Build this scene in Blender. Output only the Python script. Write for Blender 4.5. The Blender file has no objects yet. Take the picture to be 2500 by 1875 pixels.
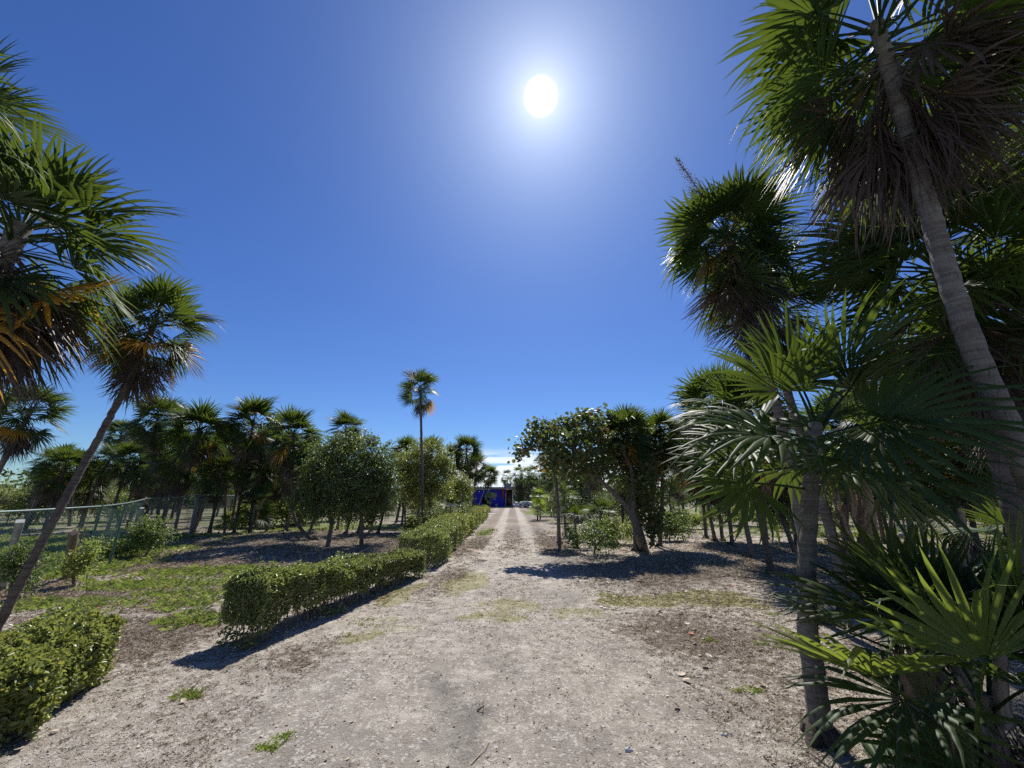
import bpy, math, random
import numpy as np
from mathutils import Vector, Matrix, Quaternion

SC = bpy.context.scene
COL = SC.collection
rng = np.random.default_rng(7)
random.seed(7)

# ------------------------------------------------------------------ camera
W0, H0, F0 = 2500.0, 1875.0, 939.0
PITCH = math.radians(16.3)
CAMH = 1.6
cp, sp = math.cos(PITCH), math.sin(PITCH)
cam_d = bpy.data.cameras.new('camera')
cam = bpy.data.objects.new('camera', cam_d)
COL.objects.link(cam)
cam.location = (0, 0, CAMH)
cam.rotation_euler = (math.radians(90) + PITCH, 0, 0)
cam_d.sensor_width = 36.0
cam_d.lens = F0 / W0 * 36.0
cam_d.clip_start = 0.05
cam_d.clip_end = 2000
SC.camera = cam


def ray(px, py):
    u = (px - W0 / 2) / F0
    v = (H0 / 2 - py) / F0
    return Vector((u, cp - v * sp, v * cp + sp))


def G(px, py, h=0.0):
    d = ray(px, py)
    t = (h - CAMH) / d.z
    return Vector((d.x * t, d.y * t, h))


def AT(px, py, Y):
    d = ray(px, py)
    t = Y / d.y
    return Vector((d.x * t, Y, CAMH + d.z * t))


# ------------------------------------------------------------------ light
SUN = ray(1320, 236).normalized()
elev = math.asin(SUN.z)
azim = math.atan2(SUN.x, SUN.y)          # clockwise from +Y
sd = bpy.data.lights.new('sun', 'SUN')
sd.energy = 5.0
sd.angle = math.radians(0.53)
sd.color = (1.0, 0.955, 0.89)
so = bpy.data.objects.new('sun', sd)
COL.objects.link(so)
so.rotation_euler = SUN.to_track_quat('Z', 'Y').to_euler()
so.location = (0, 0, 30)

world = bpy.data.worlds.new('World')
SC.world = world
world.use_nodes = True
wn = world.node_tree
wn.nodes.clear()


def N(nt, typ, **kw):
    n = nt.nodes.new(typ)
    for k, v in kw.items():
        if k == 'inp':
            for a, b in v.items():
                n.inputs[a].default_value = b
        else:
            setattr(n, k, v)
    return n


def MATH(nt, op, a, b=None, c=None, clamp=False):
    n = nt.nodes.new('ShaderNodeMath')
    n.operation = op
    n.use_clamp = clamp
    for i, x in enumerate((a, b, c)):
        if x is None:
            continue
        if isinstance(x, (int, float)):
            n.inputs[i].default_value = x
        else:
            nt.links.new(x, n.inputs[i])
    return n.outputs[0]


def MIX(nt, fac, a, b, blend='MIX'):
    n = nt.nodes.new('ShaderNodeMix')
    n.data_type = 'RGBA'
    n.blend_type = blend
    for s, x in ((n.inputs[0], fac), (n.inputs[6], a), (n.inputs[7], b)):
        if isinstance(x, (int, float)):
            s.default_value = x
        elif isinstance(x, (tuple, list)):
            s.default_value = tuple(x) + ((1,) if len(x) == 3 else ())
        else:
            nt.links.new(x, s)
    return n.outputs[2]


def RANGE(nt, x, a, b, c=0.0, d=1.0, smooth=True):
    n = nt.nodes.new('ShaderNodeMapRange')
    n.interpolation_type = 'SMOOTHSTEP' if smooth else 'LINEAR'
    nt.links.new(x, n.inputs[0])
    for i, v in enumerate((a, b, c, d)):
        n.inputs[i + 1].default_value = v
    return n.outputs[0]


sky = N(wn, 'ShaderNodeTexSky', sky_type='NISHITA')
sky.sun_disc = False
sky.sun_elevation = elev
sky.sun_rotation = azim
sky.altitude = 0
sky.air_density = 1.0
sky.dust_density = 0.35
sky.ozone_density = 3.0
hsv = N(wn, 'ShaderNodeHueSaturation', inp={'Hue': 0.513, 'Saturation': 1.16, 'Value': 0.93})
wn.links.new(sky.outputs[0], hsv.inputs['Color'])
tc = N(wn, 'ShaderNodeTexCoord')
dotn = N(wn, 'ShaderNodeVectorMath', operation='DOT_PRODUCT')
nrm = N(wn, 'ShaderNodeVectorMath', operation='NORMALIZE')
wn.links.new(tc.outputs['Generated'], nrm.inputs[0])
wn.links.new(nrm.outputs[0], dotn.inputs[0])
dotn.inputs[1].default_value = SUN
wbal = N(wn, 'ShaderNodeVectorMath', operation='MULTIPLY')
wn.links.new(hsv.outputs[0], wbal.inputs[0])
wbal.inputs[1].default_value = (0.645, 0.89, 1.15)
ang = MATH(wn, 'ARCCOSINE', MATH(wn, 'MINIMUM', dotn.outputs['Value'], 0.999999))
angd = MATH(wn, 'MULTIPLY', ang, 180 / math.pi)
core = RANGE(wn, angd, 0.9, 2.2, 1.0, 0.0)
g1 = MATH(wn, 'EXPONENT', MATH(wn, 'MULTIPLY', angd, -1 / 3.0))
g2 = MATH(wn, 'EXPONENT', MATH(wn, 'MULTIPLY', angd, -1 / 8.5))
glow = MATH(wn, 'ADD', MATH(wn, 'MULTIPLY', g1, 7.0), MATH(wn, 'MULTIPLY', g2, 1.85))
glow = MATH(wn, 'ADD', glow, MATH(wn, 'MULTIPLY', core, 22.0))
# low cloud bank close to the horizon
sep = N(wn, 'ShaderNodeSeparateXYZ')
wn.links.new(nrm.outputs[0], sep.inputs[0])
mp = N(wn, 'ShaderNodeMapping', inp={'Scale': (5.0, 5.0, 60.0)})
wn.links.new(nrm.outputs[0], mp.inputs[0])
cn = N(wn, 'ShaderNodeTexNoise', inp={'Scale': 1.4, 'Detail': 6.0, 'Roughness': 0.55})
wn.links.new(mp.outputs[0], cn.inputs[0])
band = MATH(wn, 'MULTIPLY', RANGE(wn, sep.outputs[2], -0.01, 0.025), RANGE(wn, sep.outputs[2], 0.085, 0.125, 1.0, 0.0))
low = RANGE(wn, sep.outputs[2], 0.0, 0.05, 0.25, 0.0)
cm = RANGE(wn, MATH(wn, 'ADD', cn.outputs[0], low), 0.33, 0.50)
cm = MATH(wn, 'MULTIPLY', cm, band)
azm = RANGE(wn, sep.outputs[0], -0.26, -0.10)
cm = MATH(wn, 'MULTIPLY', cm, azm)
skyc = MIX(wn, MATH(wn, 'MULTIPLY', cm, 0.85), wbal.outputs[0], (10.2, 10.5, 11.0))
gcol = N(wn, 'ShaderNodeVectorMath', operation='SCALE')
gcol.inputs[0].default_value = (1.0, 0.985, 0.98)
wn.links.new(glow, gcol.inputs['Scale'])
addn = N(wn, 'ShaderNodeVectorMath', operation='ADD')
wn.links.new(skyc, addn.inputs[0])
wn.links.new(gcol.outputs[0], addn.inputs[1])
bg = N(wn, 'ShaderNodeBackground', inp={'Strength': 0.080})
wn.links.new(addn.outputs[0], bg.inputs['Color'])
wo = N(wn, 'ShaderNodeOutputWorld')
wn.links.new(bg.outputs[0], wo.inputs[0])

vs = SC.view_settings
vs.view_transform = 'Standard'
vs.look = 'None'
vs.exposure = 0.34
vs.gamma = 1.0
vs.use_curve_mapping = False
cy = SC.cycles
cy.max_bounces = 6
cy.diffuse_bounces = 3
cy.glossy_bounces = 2
cy.transmission_bounces = 4
cy.transparent_max_bounces = 4
cy.sample_clamp_indirect = 6.0
cy.use_denoising = False


# ------------------------------------------------------------------ helpers
def tag(o, label=None, cat=None, group=None, kind=None):
    if label:
        o['label'] = label
    if cat:
        o['category'] = cat
    if group:
        o['group'] = group
    if kind:
        o['kind'] = kind
    return o


def empty(name, loc, label=None, cat=None, group=None):
    o = bpy.data.objects.new(name, None)
    o.empty_display_size = 0.1
    o.location = loc
    COL.objects.link(o)
    return tag(o, label, cat, group)


def fast_mesh(name, V, F, mat, smooth=False):
    """V (n,3) float, F (m,3) or (m,4) int -> mesh"""
    V = np.ascontiguousarray(V, dtype=np.float32)
    F = np.ascontiguousarray(F, dtype=np.int32)
    k = F.shape[1]
    me = bpy.data.meshes.new(name)
    me.vertices.add(len(V))
    me.vertices.foreach_set('co', V.ravel())
    me.loops.add(F.size)
    me.loops.foreach_set('vertex_index', F.ravel())
    me.polygons.add(len(F))
    me.polygons.foreach_set('loop_start', np.arange(0, F.size, k, dtype=np.int32))
    if smooth:
        me.polygons.foreach_set('use_smooth', np.ones(len(F), dtype=bool))
    me.update(calc_edges=True)
    if mat is not None:
        me.materials.append(mat)
    return me


class MB:
    """collects triangles"""
    def __init__(s):
        s.V, s.F, s.n = [], [], 0

    def add(s, V, F):
        V = np.asarray(V, float).reshape(-1, 3)
        F = np.asarray(F, int)
        if F.shape[1] == 4:
            F = np.vstack([F[:, [0, 1, 2]], F[:, [0, 2, 3]]])
        s.V.append(V)
        s.F.append(F + s.n)
        s.n += len(V)
        return s

    def tube(s, P, R, sides=8, cap=True):
        P = np.asarray([tuple(p) for p in P], float)
        R = np.broadcast_to(np.asarray(R, float), (len(P),))
        T = np.gradient(P, axis=0)
        T /= np.linalg.norm(T, axis=1)[:, None] + 1e-9
        ref = np.array([0, 0, 1.0]) if abs(T[0, 2]) < 0.8 else np.array([1.0, 0, 0])
        V = []
        a = np.arange(sides) * 2 * math.pi / sides
        u = None
        for p, t, r in zip(P, T, R):
            u = np.cross(t, ref) if u is None else u - t * np.dot(u, t)
            u = u / (np.linalg.norm(u) + 1e-9)
            w = np.cross(t, u)
            V.append(p + r * (np.cos(a)[:, None] * u + np.sin(a)[:, None] * w))
        V = np.vstack(V)
        F = []
        n = len(P)
        for i in range(n - 1):
            for j in range(sides):
                k = (j + 1) % sides
                F.append((i * sides + j, i * sides + k, (i + 1) * sides + k, (i + 1) * sides + j))
        s.add(V, F)
        if cap:
            for i in (0, n - 1):
                ring = V[i * sides:(i + 1) * sides]
                c = P[i]
                VV = np.vstack([ring, c[None]])
                FF = [(j, (j + 1) % sides, sides) for j in range(sides)]
                s.add(VV, FF)
        return s

    def box(s, c, d, rot=None, jit=0.0):
        x, y, z = d[0] / 2, d[1] / 2, d[2] / 2
        V = np.array([(a * x, b * y, e * z) for e in (-1, 1) for b in (-1, 1) for a in (-1, 1)], float)
        if jit:
            V += rng.normal(0, jit, V.shape)
        if rot is not None:
            V = V @ np.array(rot.to_3x3()).T
        V += np.array(tuple(c))
        F = [(0, 2, 3, 1), (4, 5, 7, 6), (0, 1, 5, 4), (2, 6, 7, 3), (0, 4, 6, 2), (1, 3, 7, 5)]
        s.add(V, F)
        return s

    def mesh(s, name, mat, smooth=False):
        return fast_mesh(name, np.vstack(s.V), np.vstack(s.F), mat, smooth)

    def build(s, name, mat, parent=None, smooth=False, loc=None, mesh_name=None):
        me = s.mesh(mesh_name or name, mat, smooth)
        return put(name, me, parent, loc)


def put(name, me, parent=None, loc=None, M=None):
    o = bpy.data.objects.new(name, me)
    COL.objects.link(o)
    if parent is not None:
        o.parent = parent
    if M is not None:
        o.matrix_basis = M
    elif loc is not None:
        o.location = loc
    return o


def vnoise(x, y, seed=0):
    xi, yi = np.floor(x).astype(np.int64), np.floor(y).astype(np.int64)
    xf, yf = x - xi, y - yi
    xf = xf * xf * (3 - 2 * xf)
    yf = yf * yf * (3 - 2 * yf)

    def h(a, b):
        n = (a * 374761393 + b * 668265263 + seed * 974634777) & 0x7fffffff
        n = ((n ^ (n >> 13)) * 1274126177) & 0x7fffffff
        return ((n ^ (n >> 16)) & 0xffff) / 65535.0
    a, b, c, d = h(xi, yi), h(xi + 1, yi), h(xi, yi + 1), h(xi + 1, yi + 1)
    return (a * (1 - xf) + b * xf) * (1 - yf) + (c * (1 - xf) + d * xf) * yf


def fbm(x, y, seed=0, octs=4):
    s, a, t = 0, 0.5, 0
    for i in range(octs):
        s = s + a * vnoise(x * 2 ** i, y * 2 ** i, seed + i)
        t += a
        a *= 0.5
    return s / t


def sstep(x, a, b):
    t = np.clip((x - a) / (b - a), 0, 1)
    return t * t * (3 - 2 * t)


# ------------------------------------------------------------------ terrain masks (world space)
def height(x, y):
    x = np.asarray(x, float)
    y = np.asarray(y, float)
    h = 0.05 * (fbm(x * 0.5, y * 0.5, 3) - 0.5) + 0.016 * (fbm(x * 4, y * 4, 5, 3) - 0.5)
    h = h + 0.22 * np.exp(-((x + 8.5) / 3.2) ** 2 - ((y - 16) / 3.0) ** 2)
    # wheel ruts
    for rx in (-0.62, 0.72):
        h = h - 0.02 * np.exp(-((x - rx) / 0.22) ** 2) * sstep(y, 6, 10)
    return h


BLOBS = {'grass': [], 'moss': [], 'dark': [], 'litter': []}


def blob(k, px, py, rx, ry, w=1.0, rot=0.0):
    p = G(px, py)
    BLOBS[k].append((p.x, p.y, rx, ry, w, rot))


blob('grass', 390, 1425, 1.9, 0.55, 1.0); blob('grass', 480, 1450, 1.1, 0.35, 1.0)
blob('grass', 520, 1415, 1.2, 0.5, 1.0); blob('grass', 180, 1470, 1.2, 0.35, 0.7)
blob('grass', 480, 1510, 0.40, 0.22, 0.9); blob('grass', 300, 1480, 0.9, 0.25, 0.7)
blob('grass', 60, 1400, 2.2, 1.0, 1.1); blob('grass', 160, 1380, 2.2, 1.5, 1.2); blob('grass', 40, 1350, 5, 1.6, 1.2)
blob('grass', 180, 1320, 4.5, 2.2, 1.1); blob('grass', 830, 1290, 5, 1.5, 1.1); blob('grass', 950, 1283, 3.5, 1.6, 0.9)
blob('grass', 700, 1275, 5, 3, 1.2); blob('grass', 1310, 1252, 1.6, 6, 1.1); blob('grass', 1480, 1250, 5, 3, 0.9)
blob('grass', 1700, 1262, 9, 4, 0.75); blob('grass', 2150, 1310, 3.5, 1.2, 0.9); blob('grass', 2400, 1300, 4, 1.5, 0.9)
blob('grass', 1960, 1290, 5, 1.4, 0.7); blob('grass', 1450, 1310, 1.4, 1.4, 0.55); blob('grass', 1190, 1300, 0.35, 2.6, 0.8)
blob('grass', 500, 1395, 1.6, 0.6, 0.7)
blob('moss', 1700, 1460, 0.9, 0.55, 1.5); blob('moss', 1580, 1470, 0.9, 0.55, 1.0); blob('moss', 1840, 1480, 0.6, 0.25, 0.75)
blob('moss', 960, 1455, 0.25, 0.8, 1.0); blob('moss', 1010, 1440, 0.3, 1.2, 0.9); blob('moss', 880, 1550, 0.4, 0.35, 0.8); blob('moss', 740, 1490, 0.1, 0.1, 0.3)
blob('moss', 1430, 1500, 0.6, 0.4, 0.7); blob('moss', 1210, 1510, 0.8, 0.4, 0.65); blob('moss', 1140, 1420, 0.5, 1.4, 0.85)
blob('moss', 960, 1520, 0.6, 0.4, 0.6); blob('moss', 1240, 1480, 0.9, 0.7, 0.6)
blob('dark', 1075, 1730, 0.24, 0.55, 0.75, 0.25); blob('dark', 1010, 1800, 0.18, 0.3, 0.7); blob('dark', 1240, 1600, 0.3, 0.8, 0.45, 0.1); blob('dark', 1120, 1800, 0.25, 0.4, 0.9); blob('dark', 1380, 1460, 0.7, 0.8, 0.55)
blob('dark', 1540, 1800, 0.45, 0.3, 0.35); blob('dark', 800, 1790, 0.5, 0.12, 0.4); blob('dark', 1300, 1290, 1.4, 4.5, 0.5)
blob('dark', 1560, 1430, 2.0, 0.6, 0.5)  # soil painted darker where the tree shade falls
blob('dark', 600, 1330, 6, 2.6, 0.75); blob('dark', 1500, 1372, 2.6, 1.3, 0.85); blob('dark', 1900, 1385, 4.5, 2.2, 0.85); blob('dark', 2250, 1400, 3, 2, 0.8); blob('dark', 380, 1350, 3, 1.5, 0.7)  # humus under the groves, darkened to deepen the shade there
blob('litter', 250, 1450, 2.2, 0.9, 0.9); blob('litter', 120, 1440, 2.0, 0.8, 0.9); blob('litter', 480, 1380, 3.0, 1.5, 0.9)
blob('litter', 1800, 1640, 1.8, 1.7, 0.45); blob('litter', 1650, 1560, 1.4, 0.9, 0.6); blob('litter', 2100, 1800, 1.0, 1.0, 0.5)
blob('litter', 430, 1530, 0.9, 0.6, 1.0); blob('litter', 350, 1580, 0.6, 0.8, 0.9); blob('litter', 620, 1320, 7, 3, 0.9)
blob('litter', 900, 1340, 5, 3, 0.7); blob('litter', 1350, 1330, 0.9, 3.0, 0.85); blob('litter', 1800, 1400, 4.5, 2.0, 0.8)
blob('litter', 1090, 1420, 0.5, 2.2, 0.8); blob('litter', 760, 1600, 0.7, 0.5, 0.6); blob('litter', 1500, 1400, 2, 1.5, 0.6)
blob('litter', 1170, 1330, 0.5, 3.0, 0.8)


def masks(x, y):
    wx = x + 0.35 * (fbm(x * 1.6, y * 1.6, 11) - 0.5) * 2
    wy = y + 0.35 * (fbm(x * 1.6, y * 1.6, 17) - 0.5) * 2
    out = {}
    for k, L in BLOBS.items():
        m = np.zeros_like(x)
        for (cx, cyy, rx, ry, w, rot) in L:
            dx, dy = wx - cx, wy - cyy
            c, s = math.cos(rot), math.sin(rot)
            dx, dy = dx * c + dy * s, -dx * s + dy * c
            d = np.sqrt((dx / rx) ** 2 + (dy / ry) ** 2)
            m = np.maximum(m, w * (1 - sstep(d, 0.35, 1.25)))
        out[k] = m
    n1 = fbm(x * 0.9, y * 0.9, 23)
    n2 = fbm(x * 3.0, y * 3.0, 29)
    off = np.abs(x + 0.2) - 1.7
    trackless = sstep(off, -0.6, 0.9)
    far = sstep(y, 10, 26)
    side = sstep(np.abs(x), 6, 12)
    out['grass'] = np.clip(out['grass'] + (0.85 * far * trackless * n1 + 0.25 * side * n1), 0, 1.2)
    out['grass'] = np.clip(out['grass'] * (-0.15 + 2.1 * n2), 0, 1)
    out['moss'] = np.clip(out['moss'] * (0.3 + 1.4 * n2), 0, 1)
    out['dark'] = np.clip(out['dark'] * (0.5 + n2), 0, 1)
    out['litter'] = np.clip(0.22 + 0.25 * far * trackless + 0.12 * far + 0.55 * out['litter'] + 0.35 * trackless * n1 * sstep(y, 2, 7) + 0.5 * (n1 - 0.5), 0.05, 1)
    rut = (np.exp(-((x + 0.62 + 0.15 * (n1 - .5)) / 0.24) ** 2) + np.exp(-((x - 0.72 + 0.15 * (n1 - .5)) / 0.24) ** 2)) * sstep(y, 5.5, 8)
    ontrack = 1 - sstep(np.abs(x + 0.1), 1.3, 2.0)
    out['litter'] = np.clip(out['litter'] + ontrack * 0.38 * sstep(y, 9, 18) * (1 - rut), 0, 1) * (1 - 0.55 * np.clip(rut, 0, 1))
    return out


# ------------------------------------------------------------------ materials
def newmat(name):
    m = bpy.data.materials.new(name)
    m.use_nodes = True
    nt = m.node_tree
    nt.nodes.clear()
    out = nt.nodes.new('ShaderNodeOutputMaterial')
    return m, nt, out


def BSDF(nt, col, rough=0.6, spec=0.5, metallic=0.0):
    b = nt.nodes.new('ShaderNodeBsdfPrincipled')
    if isinstance(col, (tuple, list)):
        b.inputs['Base Color'].default_value = tuple(col) + (1,)
    else:
        nt.links.new(col, b.inputs['Base Color'])
    b.inputs['Roughness'].default_value = rough
    b.inputs['Specular IOR Level'].default_value = spec
    b.inputs['Metallic'].default_value = metallic
    return b


def NOISE(nt, vec, scale, detail=4.0, rough=0.55, out=0):
    n = nt.nodes.new('ShaderNodeTexNoise')
    n.inputs['Scale'].default_value = scale
    n.inputs['Detail'].default_value = detail
    n.inputs['Roughness'].default_value = rough
    if vec is not None:
        nt.links.new(vec, n.inputs['Vector'])
    return n.outputs[out]


def leaf_mat(name, c1, c2, trans, tf=0.3, rough=0.38, island=False, spec=0.5, c3=None, c3p=0.0):
    m, nt, out = newmat(name)
    if island:
        g = nt.nodes.new('ShaderNodeNewGeometry')
        r = g.outputs['Random Per Island']
    else:
        g = nt.nodes.new('ShaderNodeObjectInfo')
        r = g.outputs['Random']
    t = nt.nodes.new('ShaderNodeTexCoord')
    nz = NOISE(nt, t.outputs['Object'], 9.0, 3.0)
    f = MATH(nt, 'ADD', MATH(nt, 'MULTIPLY', r, 0.7), MATH(nt, 'MULTIPLY', nz, 0.45), clamp=True)
    col = MIX(nt, f, c1, c2)
    tcol = MIX(nt, f, trans, tuple(x * 0.75 for x in trans))
    if c3 is not None:
        r2 = MATH(nt, 'FRACT', MATH(nt, 'MULTIPLY', r, 57.31))
        k = MATH(nt, 'LESS_THAN', r2, c3p)
        col = MIX(nt, k, col, c3)
        tcol = MIX(nt, k, tcol, tuple(min(1, x * 1.6) for x in c3))
    b = BSDF(nt, col, rough, spec)
    tr = nt.nodes.new('ShaderNodeBsdfTranslucent')
    nt.links.new(tcol, tr.inputs['Color'])
    mx = nt.nodes.new('ShaderNodeMixShader')
    mx.inputs[0].default_value = tf
    nt.links.new(b.outputs[0], mx.inputs[1])
    nt.links.new(tr.outputs[0], mx.inputs[2])
    nt.links.new(mx.outputs[0], out.inputs['Surface'])
    return m


def simple_mat(name, c1, c2, scale=12.0, rough=0.8, bump=0.0, stretch=(1, 1, 1), spec=0.3, metallic=0.0, island=False):
    m, nt, out = newmat(name)
    t = nt.nodes.new('ShaderNodeTexCoord')
    mp_ = nt.nodes.new('ShaderNodeMapping')
    mp_.inputs['Scale'].default_value = stretch
    nt.links.new(t.outputs['Object'], mp_.inputs[0])
    nz = NOISE(nt, mp_.outputs[0], scale, 6.0, 0.65)
    f = RANGE(nt, nz, 0.3, 0.7)
    if island:
        g = nt.nodes.new('ShaderNodeNewGeometry')
        f = MATH(nt, 'ADD', MATH(nt, 'MULTIPLY', f, 0.4), MATH(nt, 'MULTIPLY', g.outputs['Random Per Island'], 0.6))
    col = MIX(nt, f, c1, c2)
    b = BSDF(nt, col, rough, spec, metallic)
    if bump:
        bp = nt.nodes.new('ShaderNodeBump')
        bp.inputs['Strength'].default_value = bump
        bp.inputs['Distance'].default_value = 0.02
        nt.links.new(nz, bp.inputs['Height'])
        nt.links.new(bp.outputs[0], b.inputs['Normal'])
    nt.links.new(b.outputs[0], out.inputs['Surface'])
    return m


M_frond = leaf_mat('palm_leaf', (0.018, 0.040, 0.011), (0.040, 0.074, 0.018), (0.19, 0.27, 0.030), 0.28, 0.50, spec=0.30)
M_frond_y = leaf_mat('palm_leaf_yellow', (0.36, 0.18, 0.02), (0.26, 0.17, 0.03), (0.75, 0.40, 0.03), 0.42, 0.42)
M_frond_d = leaf_mat('palm_leaf_dead', (0.055, 0.040, 0.030), (0.125, 0.100, 0.078), (0.12, 0.075, 0.04), 0.12, 0.5, spec=0.35)
M_frond_lime = leaf_mat('palm_leaf_young', (0.10, 0.17, 0.02), (0.14, 0.21, 0.03), (0.42, 0.56, 0.06), 0.36, 0.4)
M_stalk = simple_mat('leaf_stalk', (0.10, 0.13, 0.035), (0.16, 0.16, 0.06), 8, 0.5)
M_hedge = leaf_mat('hedge_leaf', (0.12, 0.155, 0.055), (0.25, 0.28, 0.11), (0.46, 0.54, 0.13), 0.30, 0.36, island=True, c3=(0.20, 0.25, 0.04), c3p=0.10)
M_hedge_y = leaf_mat('hedge_leaf_pale', (0.125, 0.165, 0.052), (0.25, 0.28, 0.085), (0.50, 0.56, 0.12), 0.30, 0.38, island=True, c3=(0.30, 0.30, 0.06), c3p=0.15)
M_broad = leaf_mat('broad_leaf', (0.060, 0.085, 0.030), (0.15, 0.18, 0.065), (0.28, 0.38, 0.06), 0.28, 0.40, spec=0.5, island=True, c3=(0.16, 0.20, 0.03), c3p=0.06)
M_grape = leaf_mat('sea_grape_leaf', (0.060, 0.085, 0.028), (0.13, 0.155, 0.055), (0.30, 0.38, 0.07), 0.26, 0.50, island=True, c3=(0.28, 0.13, 0.03), c3p=0.04)
M_grape1 = leaf_mat('sea_grape_leaf_single', (0.050, 0.080, 0.024), (0.095, 0.125, 0.040), (0.30, 0.38, 0.07), 0.26, 0.50)
M_shrub = leaf_mat('shrub_leaf', (0.060, 0.10, 0.025), (0.11, 0.16, 0.04), (0.30, 0.42, 0.08), 0.30, 0.42, island=True)
M_shrub_l = leaf_mat('shrub_leaf_bright', (0.14, 0.21, 0.03), (0.24, 0.29, 0.05), (0.5, 0.6, 0.1), 0.34, 0.42, island=True)
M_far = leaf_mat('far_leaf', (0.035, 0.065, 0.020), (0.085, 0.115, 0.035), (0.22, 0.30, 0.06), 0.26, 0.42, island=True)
M_grass = leaf_mat('grass_blade', (0.115, 0.155, 0.040), (0.23, 0.27, 0.075), (0.38, 0.50, 0.08), 0.34, 0.5, island=True, c3=(0.32, 0.28, 0.12), c3p=0.14)
M_moss = leaf_mat('moss_blade', (0.17, 0.17, 0.03), (0.27, 0.25, 0.06), (0.40, 0.40, 0.08), 0.3, 0.6, island=True)
M_dry = leaf_mat('dry_grass_blade', (0.10, 0.07, 0.052), (0.40, 0.32, 0.23), (0.3, 0.22, 0.14), 0.15, 0.7, island=True, c3=(0.60, 0.52, 0.38), c3p=0.30, spec=0.25)
M_fall = leaf_mat('fallen_leaf', (0.34, 0.25, 0.17), (0.52, 0.42, 0.31), (0.4, 0.25, 0.15), 0.12, 0.55, island=True, c3=(0.42, 0.14, 0.07), c3p=0.14)
def bark_mat(name, c1, c2, c3):
    m, nt, out = newmat(name)
    t = nt.nodes.new('ShaderNodeTexCoord')

    def mapped(sc):
        q_ = nt.nodes.new('ShaderNodeMapping')
        q_.inputs['Scale'].default_value = sc
        nt.links.new(t.outputs['Object'], q_.inputs[0])
        return q_.outputs[0]
    ring = NOISE(nt, mapped((2, 2, 26)), 1.6, 4, 0.6)
    crack = NOISE(nt, mapped((22, 22, 3)), 3.0, 5, 0.7)
    patch = NOISE(nt, mapped((3, 3, 3)), 1.7, 4, 0.6)
    col = MIX(nt, RANGE(nt, ring, 0.35, 0.65), c1, c2)
    col = MIX(nt, RANGE(nt, crack, 0.55, 0.68, 0, 0.75), col, tuple(x * 0.35 for x in c1))
    col = MIX(nt, RANGE(nt, patch, 0.52, 0.66, 0, 0.6), col, c3)
    b = BSDF(nt, col, 0.85, 0.25)
    bp = nt.nodes.new('ShaderNodeBump')
    bp.inputs['Strength'].default_value = 0.8
    bp.inputs['Distance'].default_value = 0.012
    nt.links.new(MATH(nt, 'SUBTRACT', ring, MATH(nt, 'MULTIPLY', crack, 0.8)), bp.inputs['Height'])
    nt.links.new(bp.outputs[0], b.inputs['Normal'])
    nt.links.new(b.outputs[0], out.inputs['Surface'])
    return m


M_trunk = bark_mat('palm_bark', (0.12, 0.102, 0.084), (0.20, 0.178, 0.150), (0.25, 0.245, 0.225))
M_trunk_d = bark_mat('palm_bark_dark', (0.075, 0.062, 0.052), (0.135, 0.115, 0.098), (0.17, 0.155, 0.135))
M_boot = simple_mat('leaf_base_fibre', (0.17, 0.115, 0.075), (0.36, 0.27, 0.19), 14, 0.8, 0.5, (6, 6, 1.2))
M_root = simple_mat('root_fibre', (0.045, 0.036, 0.028), (0.11, 0.088, 0.068), 30, 0.95, 0.8)
M_wood = simple_mat('branch_bark', (0.12, 0.095, 0.075), (0.24, 0.20, 0.165), 16, 0.85, 0.5, (2, 2, 0.7))
M_twig = simple_mat('hedge_twig', (0.13, 0.10, 0.075), (0.27, 0.22, 0.17), 20, 0.85, 0.3)
M_stone = simple_mat('pale_stone', (0.38, 0.36, 0.33), (0.62, 0.60, 0.56), 25, 0.85, 0.4, island=True)
M_rock = simple_mat('grey_rock', (0.16, 0.15, 0.14), (0.30, 0.28, 0.26), 9, 0.9, 0.6)
M_conc = simple_mat('concrete', (0.24, 0.25, 0.24), (0.40, 0.41, 0.39), 6, 0.9, 0.5)
M_green_metal = simple_mat('green_coated_wire', (0.035, 0.10, 0.085), (0.06, 0.145, 0.12), 5, 0.45, spec=0.5)
M_rail = simple_mat('rail_metal', (0.18, 0.24, 0.22), (0.30, 0.36, 0.33), 5, 0.35, spec=0.6, metallic=0.4)
M_blue = simple_mat('blue_tarpaulin', (0.007, 0.012, 0.34), (0.014, 0.022, 0.50), 3, 0.4, 0.2)
M_roof = simple_mat('weathered_roof', (0.16, 0.155, 0.15), (0.30, 0.29, 0.27), 4, 0.85, 0.3)
M_darkwood = simple_mat('dark_wood', (0.03, 0.026, 0.024), (0.07, 0.06, 0.05), 6, 0.8)
M_white = simple_mat('white_paint', (0.66, 0.67, 0.68), (0.80, 0.80, 0.79), 4, 0.4)
M_pink = simple_mat('pink_plaster', (0.48, 0.25, 0.20), (0.58, 0.33, 0.26), 4, 0.85)
M_red = simple_mat('red_cloth', (0.34, 0.045, 0.03), (0.42, 0.08, 0.05), 8, 0.8)
M_tan = simple_mat('tan_board', (0.30, 0.24, 0.16), (0.42, 0.34, 0.22), 8, 0.8)
M_rubber = simple_mat('rubber', (0.018, 0.018, 0.018), (0.03, 0.03, 0.03), 8, 0.8)
M_glass = simple_mat('dark_glass', (0.015, 0.02, 0.022), (0.025, 0.03, 0.035), 3, 0.06, spec=0.8)
M_carw = simple_mat('pale_blue_paint', (0.45, 0.55, 0.62), (0.55, 0.63, 0.68), 2, 0.25, spec=0.6)
M_card = simple_mat('dark_red_paint', (0.06, 0.015, 0.02), (0.09, 0.02, 0.025), 2, 0.25, spec=0.6)
M_berry = simple_mat('seed_cluster', (0.13, 0.11, 0.05), (0.24, 0.19, 0.09), 20, 0.7, island=True)


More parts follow.
